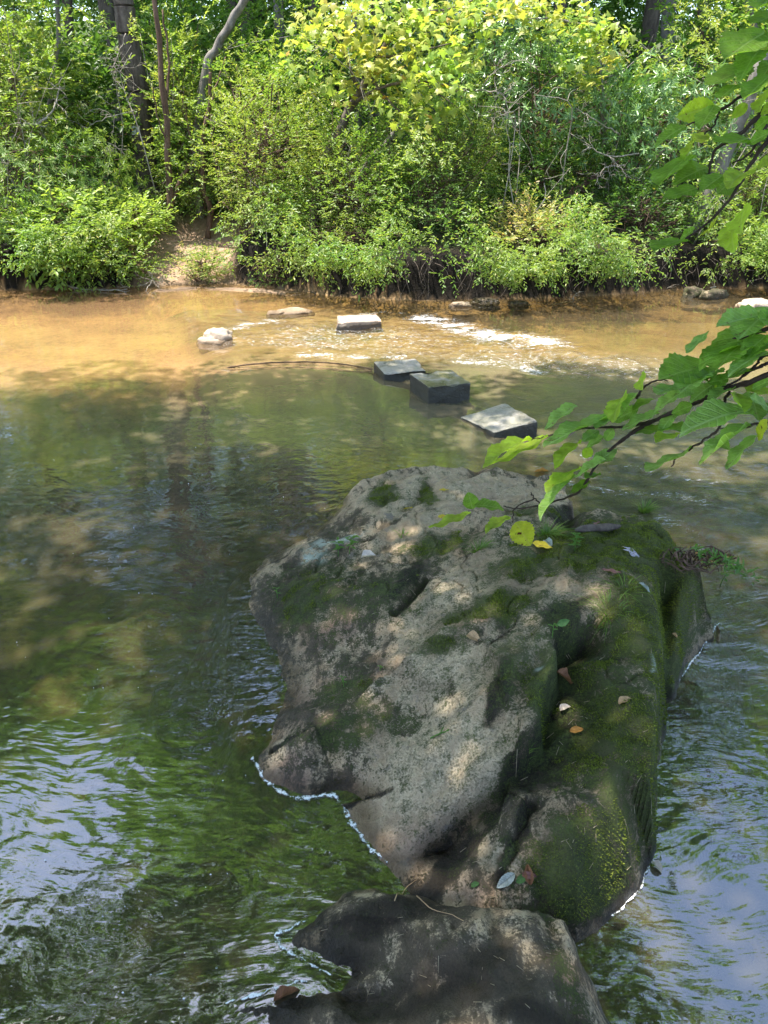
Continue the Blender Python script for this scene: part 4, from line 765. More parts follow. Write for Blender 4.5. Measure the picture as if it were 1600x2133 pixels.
tw = [([(2300,-150), (1900,150), (1600,400), (1500,480), (1430,550), (1290,640), (1130,705)], .0042, .001), ([(2300,250), (1800,430), (1600,590), (1450,740), (1310,832), (1270,960), (1210,1060)], .004, .001), ([(1600,780), (1500,920), (1380,1120), (1200,1290), (1060,1370)], .003, .0009), ([(1900,560), (1700,650), (1600,780)], .0035, .003), ([(1330,610), (1300,700), (1250,745)], .0014, .0009), ([(1600,690), (1500,850), (1400,905)], .0022, .0009), ([(1900,-60), (1700,120), (1560,250), (1480,370)], .003, .001)]
lv = [(1580,185,1368,290,130,d), (1555,275,1440,395,105,d), (1480,370,1262,500,100,d), (1300,585,1095,650,165,l), (1300,590,1215,705,80,d), (1145,700,968,785,60,d), (1258,745,1178,802,78,l), (1185,780,1128,882,55,l), (1140,880,988,1000,62,d), (1265,930,1088,985,90,d), (1205,1045,1015,1115,72,d), (1350,975,1225,1055,95,d), (1395,1005,1325,1072,100,d), (1480,955,1388,978,40,l), (1490,770,1308,812,70,d), (1610,420,1465,540,90,d), (1575,515,1540,605,60,l), (1485,575,1400,655,70,l), (1610,650,1530,722,60,d), (1610,735,1480,802,60,d),
      (1465,1155,1425,1275,85,l), (1408,1220,1365,1365,90,l), (1300,1230,1262,1305,34,y), (1195,1265,1108,1332,38,d), (1105,1335,970,1372,28,d), (1610,875,1550,925,60,l), (1640,70,1525,150,95,d), (1640,-20,1545,35,80,d), (1640,200,1560,285,110,l), (1640,330,1560,420,90,d), (1420,470,1330,560,70,d), (1640,560,1560,640,70,l)]
branch('leafy branch hanging in from the upper right corner against the far bank', tw, lv, hi, conv4)
# green grass tips of the near bank at the bottom left corner
def bank_tuft(px, py, label):
    c = at_z(px, py, .18); g = gz(c[0], c[1]-.2); mb = MB()
    for k in range(7):
        q = curve([np.array([c[0]+random.uniform(-.03, .03), c[1]-.30, .30]), np.array([c[0]+random.uniform(-.02, .02), c[1]-.12, .36]), c+np.array([random.uniform(-.03, .03), -.02*k, 0])], 8); w_ = np.linspace(.004, .0006, 8); S = np.array([1., 0, 0]); V = np.stack([q-S*w_[:, None], q+np.array([0, 0, .002]), q+S*w_[:, None]], 1).reshape(-1, 3); i = np.arange(7)
        mb.add(V, np.concatenate([np.stack([3*i+j, 3*i+j+1, 3*i+j+4, 3*i+j+3], -1).ravel() for j in (0, 1)]), [4]*14)
    return tag(mb.build('grass_tuft', M['grassblade']), label, 'grass tuft')
bank_tuft(285, 2118, 'few blades of grass poking up at the bottom edge near the dark boulder tip')
bank_tuft(90, 2128, 'few blades of grass poking up at the bottom left corner')
# ------------------------------------------------------------------ vegetation of the far bank
def rdir(r, n):
    v = r.normal(size=(n, 3)); return nrm(v)
def sprays(r, P, D, T, L, per, tw, up=.8, whorl=False, droop=0.):
    """leafy twigs starting at P along D; returns arrays for leaves()"""
    n = len(P); D = nrm(D); side = nrm(np.cross(D, np.array([0, 0, 1.]))+1e-4); out = []
    for j in range(per):
        f = (j+.6)/per; sgn = 1 if j % 2 else -1
        if whorl:
            a = j*2.4+r.uniform(0, 1, n); B = np.cross(D, side); rad = side*np.cos(a)[:, None]+B*np.sin(a)[:, None]; ax = D*.35+rad; pos = P+D*(tw*(.75+.25*f))[:, None]; nn = D+np.array([0, 0, .5])+r.normal(size=(n, 3))*.25
        else:
            ax = D*.75+side*sgn*.85+r.normal(size=(n, 3))*.30+np.array([0, 0, -droop]); pos = P+D*(tw*f)[:, None]+np.array([0, 0, -.12])*(tw*f*f)[:, None]; nn = np.array([0, 0, up])+r.normal(size=(n, 3))*.42
        out.append((pos, ax, nn, L*r.uniform(.65, 1.2, n)))
    return [np.concatenate(x) for x in zip(*out)]
def ground_at(P):
    Z, _ = terrain(P[:, 0][None], P[:, 1][None]); return Z[0]
def shrub(label, px, py, Y, rpx, rpy, ry, n, L, mat, T=T_OVAL, per=9, nstem=5, base=None, smat='barkred', seed=0, tw=.26, whorl=False, lump=.55, name='shrub', cat='shrub', group='shrubs on the far bank', srad=.016, low=None, flat=1.0, droop=0.):
    r = np.random.default_rng(int(seed*100)+int(px)); c = at_y(px, py, Y); s = pxm(Y, c[2]); R = np.array([rpx*s, ry, rpy*s])
    u = rdir(r, n); rad = (.30+.70*r.uniform(0, 1, n)**.45)*(1+lump*noise(u[:, 0]*2.3+seed, u[:, 1]*2.3, u[:, 2]*2.3)+.5*lump*noise(u[:, 0]*6+seed, u[:, 1]*6, u[:, 2]*6))
    rad = rad*np.where(r.uniform(0, 1, n) < .13, r.uniform(1.1, 1.5, n), 1.); P = c+u*R*rad[:, None]; g = ground_at(P); k = P[:, 2] > np.maximum(g, 0)+(.06 if low is None else low); P, u = P[k], u[k]
    D = u*np.array([1, 1, .7])+np.array([0, 0, .30])+r.normal(size=u.shape)*.45
    twl = tw*r.uniform(.6, 1.3, len(P)); LP = sprays(r, P, D, T, L, per, twl, .8*flat, whorl, droop)
    b = at_y(*base, Y) if base else np.array([c[0], Y+.1, 0]); b[2] = gz(b[0], b[1])-.05
    root = empty(name, b, label, cat, group); mb = MB(); mb.add(*leaves(T, *LP)); mb.build('foliage', M[mat], root)
    tgt = P[r.choice(len(P), min(len(P), nstem*14))]; per_st = max(1, len(tgt)//max(nstem, 1))
    for q in range(nstem):
        tt = tgt[q*per_st:(q+1)*per_st]
        if not len(tt): break
        mb = MB(); e = tt[np.argmax(tt[:, 2])]; m1 = b*.55+e*.45+np.array([(e[0]-b[0])*.12, 0, .10*R[2]])+r.normal(size=3)*.07*R; b0 = b+np.array([r.uniform(-.14, .14), r.uniform(-.10, .10), 0])
        Q = curve([b0, b0*.75+m1*.25+r.normal(size=3)*.04, m1, e], 22); Q = Q+.03*R.min()*np.stack([noise(np.arange(22)*.4, q*5.+i*9.) for i in range(3)], -1)*np.linspace(0, 1, 22)[:, None]; mb.tube(Q, np.linspace(srad*r.uniform(.7, 1.3), .004, 22), 6, rough=.3)
        for t_ in tt:
            k0 = int(np.clip(np.argmin(np.linalg.norm(Q-t_, axis=1))-2, 3, 20)); a0 = Q[k0]; md = (a0+t_)/2+r.normal(size=3)*.06+np.array([0, 0, .05]); mb.tube(curve([a0, md, t_], 7), np.linspace(.0075, .0025, 7), 4)
        mb.build('stem', M[smat], root)
    return root
def tree(label, pts, Y, rpx, smat='bark', crown=None, name='tree', cat='tree', group=None, seed=0, limbs=(), Yend=None, rough=.25, sides=10):
    """pts: trunk in photo pixels, the last one may lie above the picture; rpx: radius in photo pixels at foot and tip"""
    Q = []
    for i, (a, b_) in enumerate(pts):
        yy = Y+(0 if Yend is None else (Yend-Y)*i/(len(pts)-1)); Q.append(at_y(a, b_, yy))
    Q = np.array(Q); f = gz(Q[0, 0], Q[0, 1])-.12
    if Q[0, 2] > f+.05: Q = np.vstack([[Q[0, 0]+(Q[0, 0]-Q[1, 0])*.05, Q[0, 1], f], Q])
    root = empty(name, (Q[0, 0], Q[0, 1], f+.12), label, cat, group); s = pxm(Y, 1.); n = 18*len(Q); C = curve(Q, n); C = C+.03*np.stack([noise(np.arange(n)*.06, seed+i*7.) for i in range(3)], -1)
    R = np.linspace(rpx[0]*s, rpx[1]*s, n); R[:3] *= np.array([1.35, 1.18, 1.06]); mb = MB(); mb.tube(C, R, sides, rough=rough, seed=seed)
    for lp, l0, l1 in limbs:
        lq = curve(np.array([at_y(a, b_, yy) for a, b_, yy in lp]), 16); lq = lq+.02*np.stack([noise(np.arange(16)*.5, seed+i*3.) for i in range(3)], -1); mb.tube(lq, np.linspace(l0*s, l1*s, 16), 6, rough=.2, seed=seed)
    r = np.random.default_rng(int(seed*10)+3)
    if crown:
        cc, cr, n_, L, mat = crown[:5]; T = crown[5] if len(crown) > 5 else T_OVAL; tip = C[-1]
        for k in range(7):
            u = rdir(r, 1)[0]; e = np.array(cc)+u*np.array(cr)*.7; mb.tube(curve([tip-(tip-C[-4])*.2*k, (tip+e)/2+r.normal(size=3)*.2, e], 9), np.linspace(rpx[1]*s*.6, .012, 9), 5)
    mb.build('trunk', M[smat], root)
    if crown:
        nc = max(6, n_//260); cu = rdir(r, nc)*(r.uniform(.25, 1., nc)**.5)[:, None]; P = np.concatenate([np.array(cc)+cu*np.array(cr)]*(n_//(nc*8)+1))[:n_//8]
        P = P+rdir(r, len(P))*(r.uniform(.1, 1, len(P))**.6)[:, None]*np.array(cr).min()*.42; D = rdir(r, len(P))+np.array([0, 0, .1]); mb = MB(); mb.add(*leaves(T, *sprays(r, P, D, T, L, 8, L*2.6*r.uniform(.6, 1.3, len(P)), .8))); mb.build('crown', M[mat], root)
    return root
def twiggy(label, paths, name='dead_branch', cat='dead branch', mat='deadwood', seed=0, kids=6, spread=.35, group='bare dead branches on the far bank'):
    """a bare branch: paths of (px, py, Y, radius m) with finer twigs growing off them"""
    r = np.random.default_rng(int(seed*10)+77); mb = MB()
    for P in paths:
        q = curve(np.array([at_y(a, b, y) for a, b, y, _ in P]), 9*len(P)); n = len(q); R = np.interp(np.linspace(0, 1, n), np.linspace(0, 1, len(P)), [p[3] for p in P]); q = q+(.025 if kids else .004)*np.stack([noise(np.arange(n)*.35, seed+i*5.+P[0][0]) for i in range(3)], -1); mb.tube(q, R, 6, rough=.25, seed=seed)
        for k in range(kids):
            i = int(r.uniform(.25, .97)*(n-1)); T = nrm(q[min(i+1, n-1)]-q[i-1]); d = nrm(T*.6+rdir(r, 1)[0]*.9); l = spread*r.uniform(.4, 1.1); e = [q[i]]
            for j in range(5): d = nrm(d+r.normal(size=3)*.38); e.append(e[-1]+d*l/5)
            mb.tube(curve(e, 10), np.linspace(R[i]*.55+.001, .0018, 10), 4)
            for j in (2, 3, 4):
                d2 = nrm(d+rdir(r, 1)[0]*1.1); mb.tube([e[j], e[j]+d2*l*.22, e[j]+nrm(d2+r.normal(size=3)*.4)*l*.42], [R[i]*.3+.001, .002, .0014], 4)
    o = mb.build(name, M[mat]); return tag(o, label, cat, group)

# ---- shrubs, front to back
S = shrub
S('big light green laurel shrub bulging over the water on the far left', 60, 420, 12.4, 190, 150, 1.2, 900, .085, 'laurel', T_LONG, seed=1, nstem=7, base=(70, 560), whorl=True, per=8, tw=.2)
S('broad leaved bush drooping over the black undercut at lower left', 135, 495, 11.9, 120, 85, .8, 520, .115, 'broad', seed=2, nstem=5, base=(120, 565), per=7, droop=.35)
S('low light bush trailing into the water below the left laurel', 215, 545, 11.7, 90, 34, .5, 300, .06, 'fine', seed=3, nstem=4, base=(215, 560), per=9)
S('tall sunlit shrub in the upper left corner', 40, 170, 13.8, 130, 150, 1.3, 800, .09, 'fine', seed=4, nstem=6, base=(20, 430))
S('rounded green shrub left of the blazed trunk', 175, 365, 12.9, 88, 78, .9, 620, .075, 'laurel', T_LONG, seed=5, nstem=5, base=(215, 470), whorl=True, per=8, tw=.18)
S('small bright bush at the foot of the blazed trunk beside the sandy path', 285, 458, 12.7, 50, 34, .5, 330, .075, 'broad', seed=6, nstem=4, base=(280, 500), per=7)
S('dark large leaved shrub behind the blazed trunk', 195, 215, 15.2, 110, 110, 1.0, 420, .15, 'dark', seed=7, nstem=4, base=(200, 380), per=6)
S('loose shrub between the blazed trunk and the twin saplings', 385, 235, 14.6, 48, 150, .8, 520, .075, 'fine', seed=8, nstem=4, base=(340, 430))
S('airy shrub around the twin saplings above the path', 420, 330, 14.2, 85, 110, .8, 520, .07, 'laurel', seed=9, nstem=4, base=(420, 450))
S('fine leaved many stemmed shrub fanning up right of the path', 560, 330, 12.6, 120, 140, 1.0, 1250, .052, 'fine', seed=10, nstem=12, base=(520, 545), srad=.018)
S('light green shrub top behind the many stemmed shrub', 560, 210, 14.6, 130, 80, 1.0, 700, .08, 'laurel', seed=11, nstem=4, base=(560, 400))
S('dense fine leaved shrub below the maple crown', 740, 390, 12.2, 130, 115, 1.0, 1150, .055, 'laurel', seed=12, nstem=9, base=(700, 560), srad=.018)
S('dark green shrub leaning out left of the pinkish tipped bush', 905, 400, 12.1, 110, 130, .9, 1050, .05, 'dark', T_LONG, seed=13, nstem=9, base=(860, 580))
S('feathery brownish green shrub hanging under the right end of the maple', 960, 320, 12.5, 95, 95, .8, 800, .05, 'fine', T_LONG, seed=14, nstem=5, base=(930, 560))
S('low green shrub spreading above the black undercut bank', 780, 520, 11.7, 170, 46, .6, 620, .055, 'laurel', seed=15, nstem=7, base=(780, 575))
S('bright bush with pinkish new tips over the driftwood', 1120, 500, 11.5, 90, 62, .6, 620, .062, 'blush', seed=16, nstem=5, base=(1100, 585))
S('pale green bush joined to the left of the pink tipped bush', 1000, 535, 11.6, 80, 45, .5, 380, .055, 'broad', T_LONG, seed=17, nstem=4, base=(990, 590))
S('large rhododendron with pale glossy leaves behind the dead twigs', 1130, 210, 13.8, 210, 120, 1.2, 900, .115, 'rhodo', T_LONG, seed=18, nstem=7, base=(1150, 430), whorl=True, per=8, tw=.22)
S('rhododendron whose pale leaves frame the right branch', 1400, 270, 13.2, 130, 105, 1.0, 640, .11, 'rhodo', T_LONG, seed=19, nstem=6, base=(1400, 450), whorl=True, per=8, tw=.2)
S('shaded shrub in the hollow under the rhododendrons', 1150, 370, 13.4, 150, 70, .8, 560, .075, 'dark', seed=20, nstem=5, base=(1150, 500))
S('dark low shrub around the leaning grey trunk', 1330, 470, 12.4, 130, 75, .8, 720, .06, 'dark', seed=21, nstem=6, base=(1330, 570))
S('leafy shrub at the right edge of the far bank', 1555, 450, 12.6, 100, 110, .9, 760, .065, 'laurel', seed=22, nstem=6, base=(1560, 570))
S('low green tuft of shrub right of the driftwood pile', 1290, 560, 11.7, 80, 30, .4, 260, .055, 'laurel', seed=23, nstem=3, base=(1290, 590))
S('yellow green weedy clump at the right side of the path', 425, 550, 11.95, 48, 24, .35, 260, .055, 'blush', T_LONG, seed=24, nstem=3, base=(425, 572), name='weed_clump', cat='weed clump', group=None, tw=.14)
S('small weeds at the left side of the path', 300, 560, 12.0, 40, 20, .3, 150, .05, 'fine', T_LONG, seed=25, nstem=2, base=(300, 572), name='weed_clump', cat='weed clump', group=None, tw=.12)
S('mossy green hummock of low plants under the many stemmed shrub', 600, 580, 11.75, 75, 20, .4, 300, .04, 'dark', seed=26, nstem=3, base=(600, 590), name='weed_clump', cat='weed clump', group=None, tw=.1)
S('tall green shrub at the top right behind the hanging branch', 1500, 120, 15.5, 130, 130, 1.2, 620, .10, 'forest', seed=27, nstem=4, base=(1500, 350))
S('light leaved shrub top between the maple boughs', 1010, 90, 15.5, 150, 100, 1.2, 640, .11, 'rhodo', T_LONG, seed=28, nstem=4, base=(1010, 350), whorl=True, per=8)
S('dim green shrub behind the twin saplings at the top', 450, 110, 16.5, 150, 110, 1.2, 640, .10, 'forest', seed=29, nstem=4, base=(450, 330))
S('dim green shrub behind the leaning maple trunk', 700, 190, 16.0, 140, 120, 1.2, 640, .10, 'forest', seed=30, nstem=4, base=(700, 350))

# ---- trees of the far bank
bt = tree('thick straight dark trunk with a small white paint blaze', [(312,432), (300,300), (282,160), (262,40), (245,-60), (190,-420)], 14.8, (25,17), 'bark', ((-7.0,16.5,10.5), (2.6,2.4,3.6), 4200, .17, 'forest'), seed=1., group='trees on the far bank', rough=.16)
p = [at_y(a, b, 14.8) for a, b in ((288,262), (289,281))]; sc = pxm(14.8, 1.5)*23*1.03
th = np.linspace(-1.95, -1.25, 6); V = []
for q in np.linspace(p[0], p[1], 7): V.append(np.stack([q[0]+.0+sc*np.cos(th)+.02, q[1]+sc*np.sin(th), np.full(6, q[2])], -1))
V = np.array(V).reshape(-1, 3); i = np.arange(30); r_, c_ = i//5, i % 5; a_ = r_*6+c_
link('blaze', raw_mesh('blaze', V, np.stack([a_, a_+6, a_+7, a_+1], -1), np.full(30, 4)), M['blaze'], bt)
TG = 'trees on the far bank'
tree('slender reddish sapling forking left of the path, nearer the blazed trunk', [(343,492), (352,430), (350,320), (346,240), (334,120), (322,0), (312,-120)], 13.4, (7.5,4), 'barkred', seed=2., group=TG, limbs=[([(352,440,13.4), (378,370,13.5), (408,330,13.6), (430,260,13.8)], 5, 2), ([(344,230,13.4), (352,130,13.5), (338,20,13.6)], 3, 1.5), ([(350,300,13.4), (330,250,13.3), (318,180,13.2)], 2, 1)])
tree('second reddish sapling standing on the path with crooked stem', [(434,492), (437,440), (424,380), (422,300), (436,220), (438,150)], 13.6, (7,3), 'barkred', seed=3., group=TG, limbs=[([(436,450,13.6), (460,420,13.5), (480,440,13.4)], 2.5, 1), ([(424,360,13.6), (400,300,13.7), (388,240,13.8)], 3, 1), ([(430,250,13.6), (450,180,13.8), (470,120,14.)], 2.5, 1)])
tree('long bare trunk slanting up to the right at the top', [(408,330), (428,150), (450,100), (480,50), (512,-5), (560,-90)], 14.2, (8,7), 'barkgrey', ((-1.6,15.8,8.5), (2.2,2.,2.6), 2600, .14, 'forest'), seed=4., group=TG)
MAPC = dict()
mt = tree('yellow leaved maple with a trunk leaning up to the right over the water', [(648,540), (655,460), (664,382), (678,330), (702,285), (722,240), (748,196), (790,120), (840,20)], 12.6, (12,6), 'bark', seed=5., group=TG, limbs=[([(735,215,12.6), (800,180,12.3), (880,170,12.0), (970,185,11.8)], 4, 1.2), ([(750,195,12.6), (720,120,12.4), (690,60,12.2)], 3.5, 1), ([(790,120,12.6), (860,110,12.2), (940,90,11.9)], 3, 1), ([(770,160,12.6), (830,230,12.1), (900,265,11.9)], 2.5, .8), ([(840,20,12.6), (930,20,12.3), (1010,-10,12.)], 3, 1), ([(880,170,12.), (960,230,11.8), (985,260,11.7)], 1.5, .6)])
def maple_crown(root, spots, seed):
    r = np.random.default_rng(seed); A = []
    for px, py, rx, ry, Y, n in spots:
        n = int(n*.8)
        a = r.uniform(0, 2*PI, n); q = np.sqrt(r.uniform(0, 1, n)); P = at_y(px+rx*q*np.cos(a), py+ry*q*np.sin(a), Y+r.normal(size=n)*.32); D = r.normal(size=(n, 3))*.6+np.array([.2, -.35, -.15]); A.append((P, D, r.normal(size=(n, 3))*.38+np.array([-.1, -.35, .95]), r.uniform(.085, .15, n)))
    A = [np.concatenate(x) for x in zip(*A)]; mb = MB(); mb.add(*leaves(T_MAPLE, *A)); mb.build('crown', M['maple'], root, smooth=False)
maple_crown(mt, [(860,110,150,70,12.2,400), (780,60,120,60,12.4,240), (920,180,80,70,11.9,210), (760,170,90,60,12.4,150), (860,235,90,40,12.0,100), (680,60,90,50,12.3,110), (980,30,110,40,12.2,130), (640,130,60,60,12.6,60), (840,10,190,40,12.5,240)], 5)
m2 = tree('slender maple holding out a yellow bough at the top right', [(1260,470), (1262,330), (1250,150), (1230,40), (1200,-60)], 13.6, (6,4), 'barkgrey', seed=6., group=TG, limbs=[([(1235,60,13.6), (1160,40,13.), (1090,40,12.6)], 3, 1), ([(1245,120,13.6), (1200,120,13.), (1160,130,12.6)], 2.5, .8), ([(1240,90,13.6), (1280,110,13.2), (1310,120,12.9)], 2, .8)])
maple_crown(m2, [(1190,55,110,30,12.8,130), (1130,20,120,25,12.7,110), (1230,125,75,28,12.7,110), (1250,75,70,30,12.9,70), (1215,170,50,14,12.7,40), (1080,10,60,20,12.7,50)], 6)
tree('thin upright trunk with a pale lit edge behind the maple', [(745,300), (745,180), (742,60), (738,-80)], 16.2, (8,7), 'barkgrey', ((-.2,17.5,10.), (2.2,2.,3.2), 2800, .16, 'forest'), seed=7., group=TG)
tree('short grey stem leaning up to the right beside the maple', [(752,378), (775,330), (812,288), (840,250)], 13.0, (7,5), 'barkgrey', seed=8., group=TG)
tree('big grey trunk leaning to the right above the rocks of the right bank', [(1395,585), (1425,510), (1462,430), (1500,350), (1545,240), (1600,100), (1680,-80)], 12.6, (19,12), 'barkgrey', ((9.6,14.6,9.5), (2.,1.8,2.2), 2200, .13, 'forest'), seed=9., group=TG)
tree('pale straight trunk at the top right', [(1388,200), (1390,90), (1394,0), (1398,-90)], 17.5, (15,12), 'barkgrey', ((6.9,18.,11.), (2.6,2.4,3.6), 3400, .17, 'forest'), seed=10., group=TG)
tree('dark trunk leaning left at the top right', [(1440,160), (1450,90), (1462,20), (1476,-60)], 16.5, (13,11), 'bark', seed=11., group=TG)
tree('dark reddish trunk far back at the top, left of the grey one', [(486,180), (484,60), (484,-60)], 20., (13,12), 'bark', ((-5.,20.5,11.), (2.8,2.4,3.8), 3400, .19, 'forest'), seed=12., group=TG)
tree('dark trunk far back at the top, second behind the twin saplings', [(543,140), (541,40), (538,-60)], 22., (14,13), 'bark', ((-3.,22.5,12.), (2.8,2.4,4.), 3400, .2, 'forest'), seed=13., group=TG)
tree('grey mottled trunk standing behind the many stemmed shrub', [(583,250), (582,120), (580,-60)], 17.5, (10,9), 'barkgrey', ((-2.6,18.,10.5), (2.4,2.4,3.6), 3000, .17, 'forest'), seed=14., group=TG)
tree('dim thin trunk in the wood left of the maple crown', [(676,180), (672,60), (668,-60)], 21., (8,8), 'bark', seed=15., group=TG)
tree('dark thin trunk near the top left corner', [(150,260), (145,120), (138,-60)], 19., (10,9), 'bark', ((-9.5,19.5,11.), (3.,2.6,4.), 3400, .19, 'forest'), seed=16., group=TG)
tree('dim trunk far back above the rhododendron', [(1185,200), (1186,80), (1190,-60)], 21., (12,11), 'bark', ((4.8,21.5,12.), (3.,2.6,4.), 3400, .2, 'forest'), seed=17., group=TG)
tree('thin dark trunk behind the yellow maple leaves', [(905,200), (902,80), (900,-60)], 20., (9,8), 'bark', ((1.2,20.5,12.5), (2.8,2.4,4.), 3400, .19, 'forest'), seed=18., group=TG)
tree('curved grey limb of a tree at the upper right corner', [(1560,260), (1575,120), (1565,40), (1545,-40)], 15., (9,7), 'barkgrey', ((8.6,16.5,9.5), (2.6,2.2,3.2), 3000, .17, 'forest'), seed=19., group=TG)
tree('slender grey stem at the top left among sunlit shrubs', [(75,330), (105,210), (120,100), (118,-60)], 14.4, (5,4), 'barkgrey', ((-8.6,15.5,7.5), (1.8,1.8,2.2), 1800, .13, 'fine'), seed=20., group=TG)

# ---- dead wood
TW = twiggy
TW('bare whitish twigs arching out at the right end of the maple crown', [[(940,190,12.3,.012), (1000,188,11.9,.010), (1050,200,11.7,.006), (1058,250,11.6,.003)], [(1000,188,11.9,.007), (1030,150,11.8,.005), (1090,120,11.8,.002)], [(960,200,12.2,.006), (1000,240,11.9,.004), (1045,245,11.7,.002)]], seed=1, kids=7, spread=.4)
TW('zigzag pale dead twigs in front of the dark hollow', [[(1290,280,12.6,.010), (1240,250,12.3,.008), (1200,225,12.2,.004)], [(1330,320,12.5,.012), (1270,325,12.2,.009), (1215,300,12.1,.004)], [(1300,345,12.4,.009), (1260,350,12.2,.006), (1240,385,12.1,.003)], [(1270,325,12.2,.006), (1310,370,12.1,.003)]], seed=2, kids=6, spread=.3)
TW('grey dead twigs hanging beside the blazed trunk', [[(262,70,14.,.007), (240,130,13.9,.005), (228,155,13.8,.002)], [(275,110,14.1,.006), (250,150,13.9,.004)], [(280,230,13.8,.008), (210,250,13.5,.006), (170,275,13.4,.003)], [(270,330,13.6,.008), (230,300,13.3,.006), (215,330,13.2,.003)]], seed=3, kids=7, spread=.45)
TW('crooked bare limb sticking out of the left shrubs', [[(95,290,13.0,.02), (75,262,12.6,.025), (50,258,12.4,.012)], [(75,262,12.6,.02), (110,230,12.8,.014), (125,180,13.,.008)]], seed=4, kids=5, spread=.4)
TW('bare dead twig dipping into the orange shallows at the left bank', [[(290,545,12.0,.010), (318,580,11.6,.008), (290,620,11.2,.004)], [(312,572,11.7,.005), (330,600,11.3,.003)], [(240,560,12.,.010), (250,590,11.6,.006), (270,600,11.3,.003)]], seed=5, kids=6, spread=.35)
TW('long bare stick lying along the waterline under the left bushes', [[(95,560,11.9,.016), (140,595,11.5,.013), (200,604,11.35,.009), (265,603,11.3,.005)]], seed=6, kids=7, spread=.4)
TW('slanting fallen trunk rising to the right in the hollow', [[(1170,420,12.9,.055), (1215,385,12.9,.05), (1260,355,13.,.04), (1300,330,13.1,.03)]], seed=7, kids=4, spread=.5, mat='barkred', name='fallen_log', cat='fallen log')
TW('long fallen limbs crossing low above the water on the right', [[(1080,608,11.2,.03), (1160,575,11.5,.028), (1250,540,11.8,.025), (1330,530,12.,.02), (1440,545,12.,.008)], [(1200,560,11.6,.018), (1300,500,12.,.012), (1400,480,12.3,.006)], [(1250,542,11.8,.02), (1340,545,11.9,.016), (1432,540,12.,.007)]], seed=8, kids=8, spread=.6, mat='barkred', name='fallen_limb')
TW('bleached driftwood stick at the waterline below the pink tipped bush', [[(1085,612,11.1,.022), (1120,600,11.1,.02), (1150,588,11.2,.012)]], seed=9, kids=3, spread=.2, name='driftwood', cat='driftwood')
TW('long pale driftwood branch half in the water', [[(1150,634,10.7,.012), (1190,628,10.8,.012), (1232,616,11.0,.008)]], seed=10, kids=4, spread=.25, name='driftwood', cat='driftwood')
TW('forked driftwood branch leaning on the right bank', [[(1358,612,11.4,.016), (1390,590,11.6,.016), (1415,560,11.8,.01)], [(1440,560,11.8,.012), (1500,590,11.6,.010), (1590,575,11.7,.006)], [(1480,600,11.5,.012), (1540,580,11.7,.008), (1600,555,11.8,.005)]], seed=11, kids=7, spread=.4, name='driftwood', cat='driftwood')
TW('fan of dead roots hanging from the undercut into the water', [[(948,560,11.4,.014), (945,590,11.2,.008), (960,625,10.9,.003)], [(946,575,11.3,.009), (925,605,11.,.004), (915,628,10.9,.002)], [(947,580,11.3,.009), (935,600,11.,.005), (975,640,10.7,.002)]], seed=12, kids=6, spread=.3)
TW('bare stump with crooked roots in the black undercut', [[(700,600,11.35,.05), (705,570,11.4,.05), (725,545,11.5,.03)], [(705,575,11.4,.03), (680,600,11.2,.02), (672,618,11.1,.012)], [(690,555,11.45,.02), (715,560,11.3,.015), (740,562,11.2,.008)]], seed=13, kids=4, spread=.3, mat='bark', name='stump', cat='stump')
TW('spray of bare reddish branches over the undercut', [[(850,590,11.6,.016), (900,555,11.3,.013), (960,530,11.2,.008), (1000,515,11.1,.004)], [(860,580,11.6,.012), (830,545,11.4,.008), (870,520,11.2,.004)]], seed=14, kids=9, spread=.4, mat='barkred')
TW('long thin dark strip standing in for the drop of the water along the shelf edge', [[(430,774,7.25,.006), (520,759,7.42,.008), (620,754,7.48,.008), (700,757,7.44,.007), (785,770,7.3,.005)]], seed=15, kids=0, mat='wetwood', name='stick', cat='stick', group=None)  # no stick: stands in for the water's drop at the shelf edge

# ---- the wood behind: too many leaves to count
def mass(name, label, n, box, L, mat, zmax, T=T_OVAL, seed=0, per=8, clump=260):
    r = np.random.default_rng(seed); x0, x1, y0, y1 = box; nc = max(10, n//clump); cx = r.uniform(x0, x1, nc); cyy = r.uniform(y0, y1, nc); g = ground_at(np.stack([cx, cyy], -1)); cz = g+r.uniform(.15, 1, nc)**1.1*zmax
    k = r.integers(0, nc, n//per); s = L*7; P = np.stack([cx, cyy, cz], -1)[k]+rdir(r, len(k))*(r.uniform(0, 1, len(k))**.5)[:, None]*np.array([s*1.25, s, s*.8]); P[:, 2] = np.maximum(P[:, 2], ground_at(P)+.1); P = P[path_mask(P[:, 0], P[:, 1]) < .25]
    if y1 < 16: P = P[np.abs(P[:, 0]/P[:, 1]+.348) > .030]
    mb = MB(); mb.add(*leaves(T, *sprays(r, P, rdir(r, len(P))+np.array([0, 0, .25]), T, L, per, L*3*r.uniform(.6, 1.3, len(P)), .8))); return tag(mb.build(name, M[mat]), label, 'undergrowth', kind='stuff')
mass('undergrowth', 'mixed undergrowth filling the slope behind the shrubs', 30000, (-11, 11, 14.2, 20), .095, 'forest', 2.6, seed=1)
mass('undergrowth', 'shaded undergrowth farther up the slope', 48000, (-15, 15, 19, 27), .13, 'forest', 4.0, seed=2)
mass('woods', 'dim leafy woods closing the view', 110000, (-26, 26, 26, 44), .24, 'dark', 12, seed=3)
mass('undergrowth', 'low leafy ground cover along the far bank', 26000, (-9, 9, 12.1, 15), .05, 'laurel', .8, seed=4)
mass('undergrowth', 'loose leafy twigs knitting the shrubs of the far bank into one thicket', 26000, (-8.5, 8.5, 12.3, 14.2), .062, 'fine', 3.0, seed=6, clump=140)
mass('undergrowth', 'light green leaves of the thicket behind the front shrubs', 24000, (-11, 11, 14.5, 18), .085, 'broad', 4.6, seed=7, clump=160)
